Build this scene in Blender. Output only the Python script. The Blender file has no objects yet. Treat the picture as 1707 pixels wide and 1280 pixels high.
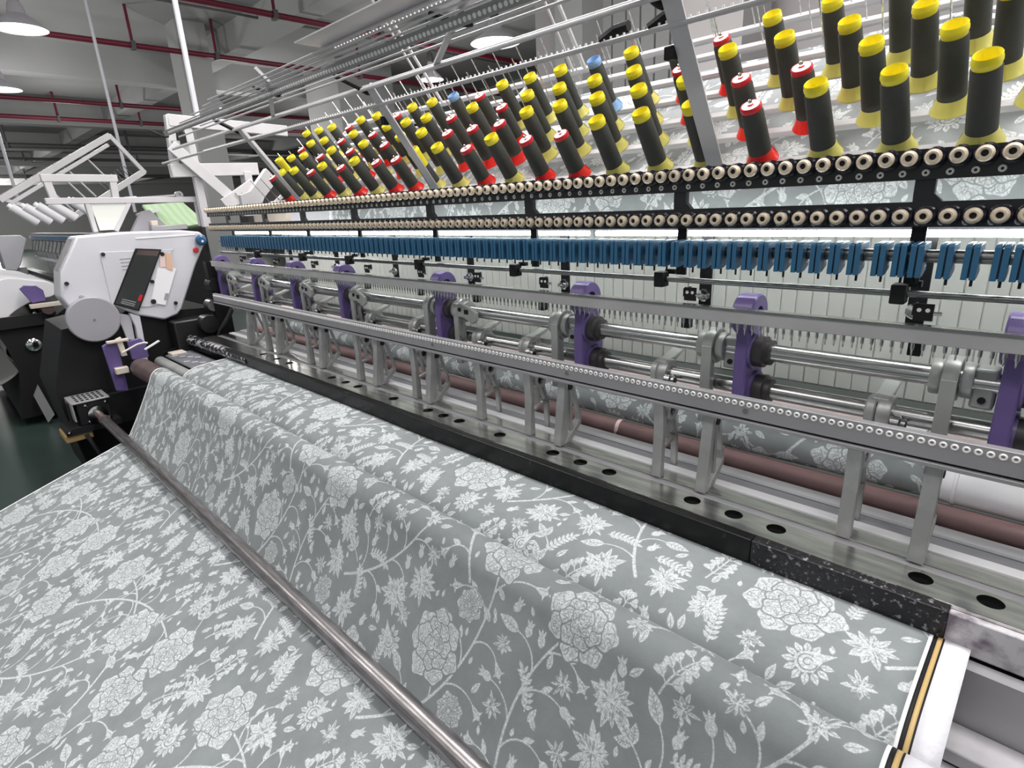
import bpy, math, random
import numpy as np
from mathutils import Vector, Matrix
random.seed(7)
sc = bpy.context.scene
COL = sc.collection
H0 = 1.70                      # camera height; positions below are (x along the machine, y into it, h above or below the lens)

# ------------------------------------------------------------------ camera, world, light, exposure
cam = bpy.data.objects.new('camera', bpy.data.cameras.new('camera'))
COL.objects.link(cam)
cam.data.sensor_width = 36.0
cam.data.lens = 948.8 / 1707 * 36.0
cam.data.clip_start = 0.02
cam.matrix_world = Matrix(((0.71657, -0.17905, 0.67415, 0.0),
                           (0.69595, 0.24825, -0.67381, 0.0),
                           (-0.04671, 0.95200, 0.30250, H0),
                           (0, 0, 0, 1)))
sc.camera = cam

world = bpy.data.worlds.new('hall_air')
sc.world = world
world.use_nodes = True
world.node_tree.nodes['Background'].inputs[0].default_value = (0.93, 0.97, 1.0, 1)
world.node_tree.nodes['Background'].inputs[1].default_value = 0.42

def area(name, loc, sx, sy, power, col=(1, 0.985, 0.96), rot=(0, 0, 0)):
    l = bpy.data.lights.new(name, 'AREA')
    l.shape = 'RECTANGLE'; l.size = sx; l.size_y = sy; l.energy = power; l.color = col
    o = bpy.data.objects.new(name, l)
    o.location = loc; o.rotation_euler = rot
    COL.objects.link(o)
    return o
# point lights at the hanging lamps, plus added unseen fills for ceiling, cloth, creel
def point_light(name, loc, power):
    l = bpy.data.lights.new(name, 'POINT'); l.energy = power; l.shadow_soft_size = 0.3; l.color = (1.0, 0.985, 0.96)
    o = bpy.data.objects.new(name, l); o.location = loc; COL.objects.link(o)
for lx in (-5.6, -2.4, 0.8):
    area('fill_front', (lx, -1.0, 4.5), 2.4, 0.8, 50)  # added area fill over the front cloth, no fixture behind it
    point_light('hall_fill', (lx - 1.2, -3.6, 3.7), 35)  # added point fill behind the camera, lifts the ceiling
for lx in (-3.2, 0.6):
    area('fill_over_creel', (lx, 1.7, 4.6), 2.4, 0.8, 140)  # added area fill brightening the cloth behind the spools
area('fill_side', (2.8, 0.8, 3.6), 2.4, 0.8, 50, rot=(0, math.radians(35), 0))  # added area fill from the right side
for x, y, e in ((-9.5, 1.55, 95), (-13.7, 1.7, 95), (-18.5, 3.5, 80), (-24.5, 1.5, 90), (-31.5, 3.0, 100), (-39, 2, 420), (-50, 4, 900), (-6.7, 6.7, 80), (-9.3, 7.6, 80), (-14.2, 6.0, 80), (-2.6, 3.6, 60), (1.0, 3.4, 60), (-18, 11, 120), (-30, 12, 120)):
    point_light('high_bay_and_fill', (x, y, H0 + 1.5), e)  # some sit at the hanging lamps, the rest added to brighten ceiling and far wall

vs = sc.view_settings
sc.display_settings.display_device = 'sRGB'
vs.view_transform = 'Standard'
vs.look = 'None'
vs.gamma = 1.0
vs.use_curve_mapping = False
vs.exposure = 0.0

# ------------------------------------------------------------------ helpers
class MB:
    """Collects shapes and links them as ONE mesh object."""
    def __init__(s):
        s.v = []; s.f = []; s.uv = None
    def add(s, vs_, fs):
        n = len(s.v)
        s.v += [tuple(p) for p in vs_]
        s.f += [tuple(i + n for i in f) for f in fs]
        return s
    def box(s, a, b):
        x0, x1 = sorted((a[0], b[0])); y0, y1 = sorted((a[1], b[1])); z0, z1 = sorted((a[2], b[2]))
        return s.add([(x0, y0, z0), (x1, y0, z0), (x1, y1, z0), (x0, y1, z0), (x0, y0, z1), (x1, y0, z1), (x1, y1, z1), (x0, y1, z1)],
                     [(3, 2, 1, 0), (4, 5, 6, 7), (0, 1, 5, 4), (1, 2, 6, 5), (2, 3, 7, 6), (3, 0, 4, 7)])
    def bar(s, p, q, w, t, up=(0, 0, 1)):
        """square bar from p to q, w across 'side', t along 'up'"""
        p = Vector(p); q = Vector(q); d = (q - p).normalized(); u = Vector(up)
        sd = d.cross(u)
        if sd.length < 1e-5: sd = d.cross(Vector((1, 0, 0)))
        sd.normalize(); u = sd.cross(d).normalized()
        vv = []
        for c in (p, q):
            for i, j in ((-1, -1), (1, -1), (1, 1), (-1, 1)):
                vv.append(c + sd * (i * w / 2) + u * (j * t / 2))
        return s.add(vv, [(3, 2, 1, 0), (4, 5, 6, 7), (0, 1, 5, 4), (1, 2, 6, 5), (2, 3, 7, 6), (3, 0, 4, 7)])
    def lathe(s, prof, p, ax, n=16, close=False):
        """profile [(r, t)] spun about the axis through p"""
        p = Vector(p); a = Vector(ax).normalized()
        u = a.orthogonal().normalized(); w = a.cross(u)
        vv = []; ff = []
        for r, t in prof:
            for k in range(n):
                an = 2 * math.pi * k / n
                vv.append(p + a * t + (u * math.cos(an) + w * math.sin(an)) * r)
        m = len(prof)
        for i in range(m if close else m - 1):
            j = (i + 1) % m
            for k in range(n):
                l = (k + 1) % n
                ff.append((i * n + k, i * n + l, j * n + l, j * n + k))
        if not close:
            if prof[0][0] > 1e-6: ff.append(tuple(range(n - 1, -1, -1)))
            if prof[-1][0] > 1e-6: ff.append(tuple((m - 1) * n + k for k in range(n)))
        return s.add(vv, ff)
    def cyl(s, p, q, r, r2=None, n=14):
        p = Vector(p); q = Vector(q)
        return s.lathe([(r, 0), (r if r2 is None else r2, (q - p).length)], p, q - p, n)
    def pipe(s, pts, r, n=8):
        pts = [Vector(p) for p in pts]; vv = []; ff = []
        for i, p in enumerate(pts):
            d = (pts[min(i + 1, len(pts) - 1)] - pts[max(i - 1, 0)]).normalized()
            if i == 0: u = d.orthogonal().normalized()
            else: u = (u - d * u.dot(d)).normalized()
            w = d.cross(u)
            for k in range(n):
                an = 2 * math.pi * k / n
                vv.append(p + (u * math.cos(an) + w * math.sin(an)) * r)
        for i in range(len(pts) - 1):
            for k in range(n):
                l = (k + 1) % n
                ff.append((i * n + k, i * n + l, (i + 1) * n + l, (i + 1) * n + k))
        ff.append(tuple(range(n - 1, -1, -1))); ff.append(tuple((len(pts) - 1) * n + k for k in range(n)))
        return s.add(vv, ff)
    def prism(s, poly, x0, x1, ax='x'):
        """2-D outline pushed along an axis: 'x' takes (y, z), 'y' takes (x, z), 'z' takes (x, y)"""
        n = len(poly)
        f = {'x': lambda a, b, c: (c, a, b), 'y': lambda a, b, c: (a, c, b), 'z': lambda a, b, c: (a, b, c)}[ax]
        vv = [f(a, b, x0) for a, b in poly] + [f(a, b, x1) for a, b in poly]
        ff = [tuple(range(n)), tuple(range(2 * n - 1, n - 1, -1))]
        ff += [(i, i + n, (i + 1) % n + n, (i + 1) % n) for i in range(n)]
        return s.add(vv, ff)
    def prismW(s, poly, x0, x1):
        return s.prism([(y, H0 + h) for y, h in poly], x0, x1)
    def build(s, name, mat, parent=None, bev=0.0, smooth=True, ang=35):
        me = bpy.data.meshes.new(name)
        off = OFF.get(parent.name, Vector()) if parent else Vector()
        me.from_pydata([Vector(p) - off for p in s.v], [], s.f)
        me.validate()
        import bmesh
        bm = bmesh.new(); bm.from_mesh(me)
        bmesh.ops.recalc_face_normals(bm, faces=bm.faces)
        bm.to_mesh(me); bm.free()
        me.materials.append(mat)
        if smooth:
            me.polygons.foreach_set('use_smooth', [True] * len(me.polygons))
            me.set_sharp_from_angle(angle=math.radians(ang))
        o = bpy.data.objects.new(name, me); COL.objects.link(o)
        if bev:
            b = o.modifiers.new('bevel', 'BEVEL'); b.width = bev; b.segments = 2; b.limit_method = 'ANGLE'
        if parent:
            o.parent = parent; OFF[o.name] = off
        return o
OFF = {}

def tag(o, label, cat, group=None):
    o['label'] = label; o['category'] = cat
    if group: o['group'] = group
    return o

def thing(name, label, cat, loc=(0, 0, 0), group=None, base=None):
    """Empty at the base of a thing. base: the point the parts are modelled about (default: loc)."""
    o = bpy.data.objects.new(name, None); COL.objects.link(o)
    o.empty_display_size = 0.05
    o.location = loc
    OFF[o.name] = Vector(loc if base is None else base)
    return tag(o, label, cat, group)

def struct(mb, name, mat, parent=None, **k):
    o = mb.build(name, mat, parent, **k)
    if not parent: o['kind'] = 'structure'
    return o

KIDS = {}
def dup(root, loc, label):
    """A copy of a thing with copies of its parts and sub-parts."""
    if not KIDS.get(root.name):
        ch = {}
        for o in bpy.data.objects:
            if o.parent: ch.setdefault(o.parent.name, []).append(o)
        KIDS[root.name] = ch
    ch = KIDS[root.name]
    r = root.copy(); COL.objects.link(r); r.location = loc; r['label'] = label
    for a in ch.get(root.name, []):
        c = a.copy(); COL.objects.link(c); c.parent = r
        for b in ch.get(a.name, []):
            d = b.copy(); COL.objects.link(d); d.parent = c
    return r

def series(proto, xs, label, skip=0):
    # skip: how many of xs lie past the right edge of the picture; the count starts after them
    b = OFF[proto.name]
    for i, x in enumerate(xs):
        at = (x, b.y, H0 + b.z); lab = label.format(nth(i - skip)) if i >= skip else label.split(',')[0] + f', {nth(skip - 1 - i)} past the right picture edge'
        if i == 0: proto.location = at; proto['label'] = lab
        else: dup(proto, at, lab)

def W(x, y, h): return (x, y, H0 + h)

NTH = ['first', 'second', 'third', 'fourth', 'fifth', 'sixth', 'seventh', 'eighth', 'ninth', 'tenth', 'eleventh', 'twelfth']
def nth(k):
    if k < len(NTH): return NTH[k]
    n = k + 1
    suf = 'th' if 10 <= n % 100 <= 20 else {1: 'st', 2: 'nd', 3: 'rd'}.get(n % 10, 'th')
    return f'{n}{suf}'

# ------------------------------------------------------------------ materials (all node based)
def mat(name, col, rough=0.5, metal=0.0, var=0.0, scale=20.0, bump=0.0, stretch=(1, 1, 1), emit=None, est=0.0, spec=None, alpha=None, trans=0.0, col2=None, lo=0.4, hi=0.6):
    m = bpy.data.materials.new(name); m.use_nodes = True
    nt = m.node_tree; b = nt.nodes['Principled BSDF']
    b.inputs['Base Color'].default_value = (*col, 1)
    b.inputs['Roughness'].default_value = rough
    b.inputs['Metallic'].default_value = metal
    if spec is not None: b.inputs['Specular IOR Level'].default_value = spec
    if emit:
        b.inputs['Emission Color'].default_value = (*emit, 1); b.inputs['Emission Strength'].default_value = est
    if trans: b.inputs['Transmission Weight'].default_value = trans
    if alpha is not None: b.inputs['Alpha'].default_value = alpha
    if var or bump or col2:
        tc = nt.nodes.new('ShaderNodeTexCoord'); mp = nt.nodes.new('ShaderNodeMapping')
        mp.inputs['Scale'].default_value = stretch
        nz = nt.nodes.new('ShaderNodeTexNoise'); nz.inputs['Scale'].default_value = scale; nz.inputs['Detail'].default_value = 5
        nt.links.new(tc.outputs['Object'], mp.inputs[0]); nt.links.new(mp.outputs[0], nz.inputs['Vector'])
        if var or col2:
            rp = nt.nodes.new('ShaderNodeValToRGB')
            rp.color_ramp.elements[0].position = lo; rp.color_ramp.elements[1].position = hi
            c2 = col2 if col2 else tuple(max(0, c * (1 - var)) for c in col)
            rp.color_ramp.elements[0].color = (*c2, 1); rp.color_ramp.elements[1].color = (*col, 1)
            nt.links.new(nz.outputs['Fac'], rp.inputs[0]); nt.links.new(rp.outputs[0], b.inputs['Base Color'])
            if metal > 0.3:
                mr = nt.nodes.new('ShaderNodeMapRange')
                mr.inputs['To Min'].default_value = rough * 1.35; mr.inputs['To Max'].default_value = rough * 0.75
                nt.links.new(nz.outputs['Fac'], mr.inputs['Value']); nt.links.new(mr.outputs[0], b.inputs['Roughness'])
        if bump:
            bp = nt.nodes.new('ShaderNodeBump'); bp.inputs['Strength'].default_value = bump; bp.inputs['Distance'].default_value = 0.004
            nt.links.new(nz.outputs['Fac'], bp.inputs['Height']); nt.links.new(bp.outputs[0], b.inputs['Normal'])
    return m

M = {}
M['white'] = mat('white_enamel', (0.64, 0.63, 0.68), 0.32, var=0.05, scale=3)
M['creel_white'] = mat('creel_enamel', (0.60, 0.58, 0.60), 0.34, var=0.06, scale=6)
M['grey_paint'] = mat('cast_grey_paint', (0.41, 0.42, 0.41), 0.36, 0.25, var=0.18, scale=9)
M['cast'] = mat('cast_aluminium', (0.44, 0.44, 0.44), 0.42, 0.55, var=0.22, scale=14, bump=0.08)
M['steel'] = mat('ground_steel', (0.62, 0.62, 0.60), 0.22, 1.0, var=0.3, scale=8, stretch=(2, 12, 12))
M['shaft'] = mat('polished_shaft', (0.56, 0.56, 0.56), 0.24, 1.0, var=0.18, scale=6, stretch=(0.6, 8, 8))
M['bed'] = mat('smeared_bed_steel', (0.72, 0.72, 0.69), 0.2, 1.0, var=0.4, scale=7, stretch=(1, 6, 6), lo=0.35, hi=0.65)
M['pipe'] = mat('worn_steel_pipe', (0.44, 0.41, 0.42), 0.3, 0.9, var=0.45, scale=14, stretch=(0.8, 6, 6), lo=0.35, hi=0.7)
M['bar_grey'] = mat('anodised_bar', (0.38, 0.37, 0.39), 0.4, 0.35, var=0.1, scale=5)
M['black'] = mat('black_paint', (0.012, 0.012, 0.014), 0.38)
M['black_matt'] = mat('black_matt_steel', (0.010, 0.0095, 0.011), 0.55, spec=0.3)
M['bar_black'] = mat('scuffed_black_bar', (0.006, 0.006, 0.0065), 0.3, scale=40, col2=(0.03, 0.03, 0.032), lo=0.27, hi=0.33, bump=0.2, spec=0.22)
M['film_black'] = mat('black_bar_in_film', (0.014, 0.013, 0.016), 0.2, scale=95, col2=(0.22, 0.22, 0.23), lo=0.33, hi=0.42, bump=0.9, spec=0.35)  # black with pale noise specks, bumped like crinkled film
M['film_glints'] = mat('bar_film_painted_glints', (0.014, 0.013, 0.016), 0.16, scale=34, col2=(0.42, 0.42, 0.43), lo=0.40, hi=0.47, bump=1.0)  # pale noise patches paint the shine of the wrapped film
M['dusty'] = mat('dusty_bar_end', (0.52, 0.50, 0.53), 0.6, scale=22, col2=(0.16, 0.13, 0.16), lo=0.36, hi=0.55)
M['purple'] = mat('violet_enamel', (0.150, 0.105, 0.29), 0.34, var=0.1, scale=5)
M['blue'] = mat('blue_plastic', (0.026, 0.115, 0.225), 0.4)
M['blue_dark'] = mat('blue_horn', (0.03, 0.10, 0.22), 0.3)
M['ceramic'] = mat('cream_ceramic', (0.66, 0.555, 0.43), 0.3)
M['black_gloss'] = mat('black_gloss', (0.012, 0.011, 0.02), 0.16)
M['eyelet'] = mat('pale_eyelet', (0.86, 0.85, 0.84), 0.25)
M['yellow'] = mat('yellow_plastic', (0.84, 0.72, 0.03), 0.34)
M['yellow_clear'] = mat('yellow_flange', (0.66, 0.60, 0.16), 0.28, spec=0.6)
M['red'] = mat('red_plastic', (0.62, 0.02, 0.03), 0.32)
M['red_clear'] = mat('red_flange', (0.80, 0.025, 0.02), 0.3)
M['skyblue'] = mat('blue_cone_plastic', (0.24, 0.40, 0.66), 0.35)
M['thread'] = mat('dark_thread', (0.045, 0.047, 0.041), 0.6, var=0.15, scale=90, bump=0.25, stretch=(1, 1, 14))
M['chrome'] = mat('chrome', (0.8, 0.8, 0.8), 0.12, 1.0)
M['led'] = mat('led_tube', (1, 1, 1), 0.4, emit=(0.95, 1.0, 0.96), est=26.0)
M['lamp'] = mat('lamp_glow', (1, 1, 1), 0.4, emit=(0.93, 0.96, 1.0), est=6.0)
M['panel'] = mat('cream_panel', (0.78, 0.79, 0.75), 0.45, var=0.05, scale=2)
M['brown'] = mat('brown_rubber', (0.20, 0.115, 0.115), 0.55, var=0.12, scale=10)
M['roller_wood'] = mat('dark_brown_roller', (0.105, 0.07, 0.065), 0.42, var=0.3, scale=5, stretch=(8, 1, 1))
M['pink'] = mat('pale_pink_card', (0.80, 0.62, 0.60), 0.5)
M['floor'] = mat('green_epoxy', (0.040, 0.064, 0.057), 0.3, var=0.18, scale=1.2)
M['ceil'] = mat('ceiling_paint', (0.36, 0.36, 0.36), 0.8, var=0.06, scale=0.5)
M['beam'] = mat('beam_paint', (0.43, 0.43, 0.43), 0.8, var=0.06, scale=0.5)
M['wallp'] = mat('pinkish_wall', (0.50, 0.47, 0.475), 0.75, var=0.05, scale=0.6)
M['wall_grey'] = mat('grey_wall', (0.40, 0.40, 0.40), 0.8)
M['pipe_red'] = mat('red_fire_pipe', (0.15, 0.010, 0.028), 0.45)
M['rod_dark'] = mat('dark_steel_rod', (0.26, 0.27, 0.27), 0.25, 1.0, var=0.3, scale=9, stretch=(0.5, 8, 8))
M['pipe_grey'] = mat('grey_conduit', (0.10, 0.10, 0.10), 0.5)
M['cardboard'] = mat('cardboard_tan', (0.42, 0.27, 0.12), 0.8)
M['cream'] = mat('cream_enamel', (0.66, 0.58, 0.50), 0.45)
M['screen'] = mat('dark_screen', (0.045, 0.05, 0.048), 0.18, var=0.2, scale=4)
M['paper'] = mat('white_paper', (0.86, 0.85, 0.88), 0.7)
M['orange'] = mat('orange_paper', (0.72, 0.46, 0.32), 0.7)
M['disc_grey'] = mat('grey_cover', (0.34, 0.33, 0.36), 0.42)
M['bearing'] = mat('dark_bearing', (0.04, 0.036, 0.038), 0.42)
M['film'] = mat('clear_film', (0.55, 0.53, 0.56), 0.18, 0.1, scale=9, var=0.25, bump=0.3)
M['grey_sheet'] = mat('grey_wrapped_sheet', (0.22, 0.22, 0.25), 0.3, var=0.3, scale=12, bump=0.3)
M['white_cloth'] = mat('white_quilt', (0.80, 0.79, 0.82), 0.85, bump=0.4, scale=8)
M['dark_cloth'] = mat('grey_dust_sheet', (0.16, 0.16, 0.155), 0.85, bump=0.3, scale=6)
M['batting'] = mat('white_batting', (0.74, 0.73, 0.78), 0.9, bump=0.6, scale=60)
M['gold'] = mat('gold_thread', (0.55, 0.38, 0.16), 0.45)
M['needle_bar'] = mat('pale_cast_bar', (0.50, 0.49, 0.50), 0.45, 0.3, var=0.12, scale=6)
M['perf'] = mat('grey_perforated', (0.36, 0.35, 0.355), 0.4, 0.2)

# green quilt: diagonal stitch ridges
def quilt_mat():
    m = mat('green_quilt', (0.50, 0.72, 0.42), 0.85)
    nt = m.node_tree; b = nt.nodes['Principled BSDF']
    tc = nt.nodes.new('ShaderNodeTexCoord'); wv = nt.nodes.new('ShaderNodeTexWave')
    wv.bands_direction = 'DIAGONAL'; wv.inputs['Scale'].default_value = 9; wv.inputs['Distortion'].default_value = 2
    rp = nt.nodes.new('ShaderNodeValToRGB')
    rp.color_ramp.elements[0].color = (0.66, 0.80, 0.58, 1); rp.color_ramp.elements[1].color = (0.50, 0.74, 0.42, 1)
    bp = nt.nodes.new('ShaderNodeBump'); bp.inputs['Strength'].default_value = 0.4
    nt.links.new(tc.outputs['Object'], wv.inputs['Vector']); nt.links.new(wv.outputs['Fac'], rp.inputs[0])
    nt.links.new(rp.outputs[0], b.inputs['Base Color']); nt.links.new(wv.outputs['Fac'], bp.inputs['Height']); nt.links.new(bp.outputs[0], b.inputs['Normal'])
    return m
M['green'] = quilt_mat()

# ------------------------------------------------------------------ the printed flowers: a tile drawn here, stroke by stroke
PT = 0.74                      # metres that one repeat of the print covers
PU = 0.95                      # width the repeat takes on the cloth
def draw_print(N=1792):
    rnd = random.Random(11)
    img = np.zeros((N, N), np.float32)
    occ = np.zeros((N, N), bool)
    K = N / PT
    def region(x0, x1, y0, y1):
        ix = np.arange(int(math.floor(x0)) - 1, int(math.ceil(x1)) + 2); iy = np.arange(int(math.floor(y0)) - 1, int(math.ceil(y1)) + 2)
        return ix, iy, np.ix_(iy % N, ix % N)
    def fill(poly, val=1.0, mark=True):
        P = np.array(poly) * K
        ix, iy, sel = region(P[:, 0].min(), P[:, 0].max(), P[:, 1].min(), P[:, 1].max())
        gx, gy = np.meshgrid(ix + 0.5, iy + 0.5)
        ins = np.zeros(gx.shape, bool)
        xj, yj = P[-1]
        for xi, yi in P:
            if yi != yj:
                c = ((yi > gy) != (yj > gy)) & (gx < (xj - xi) * (gy - yi) / (yj - yi) + xi)
                ins ^= c
            xj, yj = xi, yi
        a = img[sel]; a[ins] = val; img[sel] = a
        if mark:
            o = occ[sel]; o |= ins; occ[sel] = o
    def stroke(pts, w0, w1=None, val=1.0, mark=True):
        w1 = w0 if w1 is None else w1
        P = np.array(pts) * K; n = len(P)
        for i in range(n - 1):
            a, b = P[i], P[i + 1]
            r0 = 0.5 * K * (w0 + (w1 - w0) * i / (n - 1)); r1 = 0.5 * K * (w0 + (w1 - w0) * (i + 1) / (n - 1))
            r = max(r0, r1, 0.6)
            ix, iy, sel = region(min(a[0], b[0]) - r, max(a[0], b[0]) + r, min(a[1], b[1]) - r, max(a[1], b[1]) + r)
            gx, gy = np.meshgrid(ix + 0.5, iy + 0.5)
            d = b - a; L = max(d @ d, 1e-9)
            t = np.clip(((gx - a[0]) * d[0] + (gy - a[1]) * d[1]) / L, 0, 1)
            q = (gx - a[0] - t * d[0]) ** 2 + (gy - a[1] - t * d[1]) ** 2 < np.maximum(r0 + (r1 - r0) * t, 0.6) ** 2
            s_ = img[sel]; s_[q] = val; img[sel] = s_
            if mark:
                o = occ[sel]; o |= q; occ[sel] = o
    def pol(cx, cy, an, r): return (cx + math.cos(an) * r, cy + math.sin(an) * r)
    def curve(p, an, L, bend, n=12):
        pts = [p]
        for i in range(n):
            an += bend / n
            pts.append(pol(*pts[-1], an, L / n))
        return pts, an
    def petal(cx, cy, an, r, sc_=5, amp=0.10, hatch=True):
        def outline(rr): return [pol(cx, cy, an + t, rr * (1 + amp * math.cos(sc_ * t) + 0.05 * math.sin(3 * t + cx * 90))) for t in np.linspace(0, 2 * math.pi, 26)[:-1]]
        fill(outline(r * 1.16), 0.0); fill(outline(r), 1.0)
        if hatch:
            m = rnd.randint(9, 13)
            for k in range(m):
                t = an + 2 * math.pi * k / m + rnd.uniform(-.2, .2)
                p0 = pol(cx, cy, t, r * rnd.uniform(.2, .5)); p1 = pol(cx, cy, t + rnd.uniform(-.5, .5), r * rnd.uniform(.6, .9))
                stroke([p0, pol((p0[0] + p1[0]) / 2, (p0[1] + p1[1]) / 2, t + 1.5, r * .08), p1], 0.0015, 0.001, 0.10)
            for k in range(4):
                t = an + rnd.uniform(0, 6.28)
                stroke([pol(cx, cy, t + a, r * (.80 - .06 * abs(a))) for a in (-.5, -.25, 0, .25, .5)], 0.0014, val=0.15)
            q = pol(cx, cy, an, r * .2)
            stroke([pol(*q, t, r * .22) for t in np.linspace(an + 1, an + 5, 7)], 0.001, val=0.2)
    def peony(cx, cy, R, an=0.0):
        for ring, (n, rr, pr) in enumerate(((7, .70, .345), (7, .42, .26), (4, .17, .19))):
            for k in range(n):
                t = an + 2 * math.pi * (k + 0.5 * ring) / n + rnd.uniform(-.1, .1)
                q = pol(cx, cy, t, rr * R * rnd.uniform(.86, 1.1))
                petal(*q, t, pr * R * rnd.uniform(.9, 1.1))
        stroke([pol(cx, cy, t, R * .07) for t in np.linspace(0, 6.3, 9)], 0.0022)
    def lens(x, y, an, L, w, vein=True, hatch=False):
        up = []; dn = []
        for t in np.linspace(0, 1, 9):
            c = pol(x, y, an, L * t); h = w * math.sin(math.pi * t ** 0.8) / 2
            up.append(pol(*c, an + math.pi / 2, h)); dn.append(pol(*c, an - math.pi / 2, h))
        fill(up + dn[::-1])
        if vein: stroke([pol(x, y, an, L * .1), pol(x, y, an, L * .8)], 0.0014, 0.0008, 0.1)
        if hatch:
            for t in (.25, .4, .55, .7):
                c = pol(x, y, an, L * t)
                for s_ in (1, -1): stroke([c, pol(*c, an + s_ * .9, w * .33)], 0.0012, val=0.15)
    def heart(x, y, an, s_):
        fill([pol(x, y, an + a, r * s_) for a, r in ((0, 0), (.75, .55), (.62, .95), (.3, 1.05), (0, .86), (-.3, 1.05), (-.62, .95), (-.75, .55))])
        stroke([pol(x, y, an, s_ * .2), pol(x, y, an, s_ * .7)], 0.0011, val=0.2)
    def aster(cx, cy, R, n=13):
        for k in range(n):
            t = 2 * math.pi * k / n + rnd.uniform(-.08, .08)
            lens(*pol(cx, cy, t, R * .22), t, R * rnd.uniform(.45, .95), R * rnd.uniform(.22, .38), vein=rnd.random() < .6)
        fill([pol(cx, cy, t, R * .42) for t in np.linspace(0, 6.28, 16)[:-1]], 1.0)
        for k in range(34):
            t = rnd.uniform(0, 6.28); q = pol(cx, cy, t, R * rnd.uniform(.05, .62))
            stroke([q, pol(*q, t, R * .16)], 0.0016, val=0.1)
    def bell(x, y, an, s_):
        fill([pol(x, y, an + a, r * s_) for a, r in ((2.6, .1), (.55, .35), (.42, .75), (.62, 1.05), (.25, .92), (0, 1.15), (-.25, .92), (-.62, 1.05), (-.42, .75), (-.55, .35), (-2.6, .1))])
        stroke([pol(x, y, an + .12, s_ * .3), pol(x, y, an + .15, s_ * .85)], 0.0011, val=0.15)
        q = pol(x, y, an, s_ * 1.3)
        fill([pol(*q, t, s_ * .11) for t in np.linspace(0, 6.28, 7)[:-1]])
    def bud(x, y, an, s_):
        lens(x, y, an, s_, s_ * .6, vein=False)
        for a in (-.55, 0, .55): lens(*pol(x, y, an, s_ * .6), an + a, s_ * .62, s_ * .2, vein=False)
    def sprig(x, y, an, L, n=5, s_=0.02):
        pts, e = curve((x, y), an, L, rnd.uniform(-.9, .9))
        stroke(pts, 0.0034, 0.0022)
        for k in range(n):
            p = pts[int((k + 1.2) * (len(pts) - 1) / (n + .4))]
            for sd in (1, -1): 
                a = an + sd * 0.95
                stroke([p, pol(*p, a, s_ * .45)], 0.0018)
                heart(*pol(*p, a, s_ * .4), a, s_ * (1.05 - .08 * k))
        heart(*pts[-1], e, s_)
    def fern(x, y, an, L, n=9, s_=0.012):
        pts, e = curve((x, y), an, L, rnd.uniform(-1.4, 1.4), 2 * n)
        stroke(pts, 0.0028, 0.0018)
        for k in range(n):
            p = pts[2 * k + 1]
            for sd in (1, -1): lens(*p, an + (e - an) * k / n + sd * .95, s_ * 1.5, s_ * .62, vein=False)
        lens(*pts[-1], e, s_ * 1.6, s_ * .7, vein=False)
    def trefoil(x, y, an, s_):
        pts, e = curve((x, y), an, s_ * .8, .3)
        stroke(pts, 0.003, 0.0026)
        for a, l in ((0, 1.15), (.85, .8), (-.85, .8)): lens(*pts[-1], e + a, s_ * l, s_ * .42, hatch=True)
    def paisley(x, y, an, s_):
        for k in range(11):
            t = an + math.pi + (k - 5) * .5
            lens(*pol(x, y, t, s_ * .5), t, s_ * .52, s_ * .3, vein=True)
        fill([pol(x, y, an + t, s_ * r) for t, r in ((0, 1.25), (.25, .8), (.7, .62), (1.6, .55), (2.4, .55), (3.14, .55), (3.9, .55), (4.7, .5), (5.6, .45), (6.05, .6))], 1.0)
        stroke([pol(x, y, an + t, s_ * .38) for t in np.linspace(.6, 5.6, 14)], 0.0022, val=0.05)
        stroke([pol(x, y, an + t, s_ * (.22 - .02 * t)) for t in np.linspace(0, 5, 12)], 0.002, val=0.1)
    def free(x, y, r):
        ix, iy, sel = region((x - r) * K, (x + r) * K, (y - r) * K, (y + r) * K)
        return occ[sel][::4, ::4].mean() < 0.07
    # the vines: main stems with branches, then the heads, then the fillers
    T = PT
    vines = [((.02, .10), .9, .46, -1.1), ((.42, .02), 1.9, .42, 1.2), ((.30, .42), .6, .44, 1.0), ((.66, .38), 2.3, .40, -1.3), ((.05, .62), .35, .36, .9)]
    for p, an, L, bend in vines:
        pts, e = curve((p[0] * 1.0, p[1] * 1.0), an, L, bend, 26)
        stroke(pts, 0.0062, 0.0038)
        for k in range(3, 26, 3):
            d = math.atan2(pts[k][1] - pts[k - 1][1], pts[k][0] - pts[k - 1][0])
            sd = 1 if (k // 3) % 2 else -1
            br, be = curve(pts[k], d + sd * .35, rnd.uniform(.055, .10), sd * rnd.uniform(.9, 1.9), 9)
            stroke(br, 0.0036, 0.0022)
            kind = rnd.random()
            if kind < .4: bell(*br[-1], be, .024)
            elif kind < .65: bud(*br[-1], be, .028)
            elif kind < .85: lens(*br[-1], be, .05, .022, hatch=True)
            else: aster(*pol(*br[-1], be, .015), .022, 9)
            if rnd.random() < .7: lens(*br[5], be - sd * 1.0, .026, .011, vein=False)
        peony_at = pol(*pts[-1], e, .055)
        peony(*peony_at, .062, e)
    heads = [(.16, .47, .070), (.55, .19, .066), (.12, .30, .050), (.38, .62, .068), (.60, .56, .058), (.25, .11, .056)]
    for x, y, R in heads:
        if free(x, y, R * .8): peony(x, y, R, rnd.uniform(0, 6))
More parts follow.
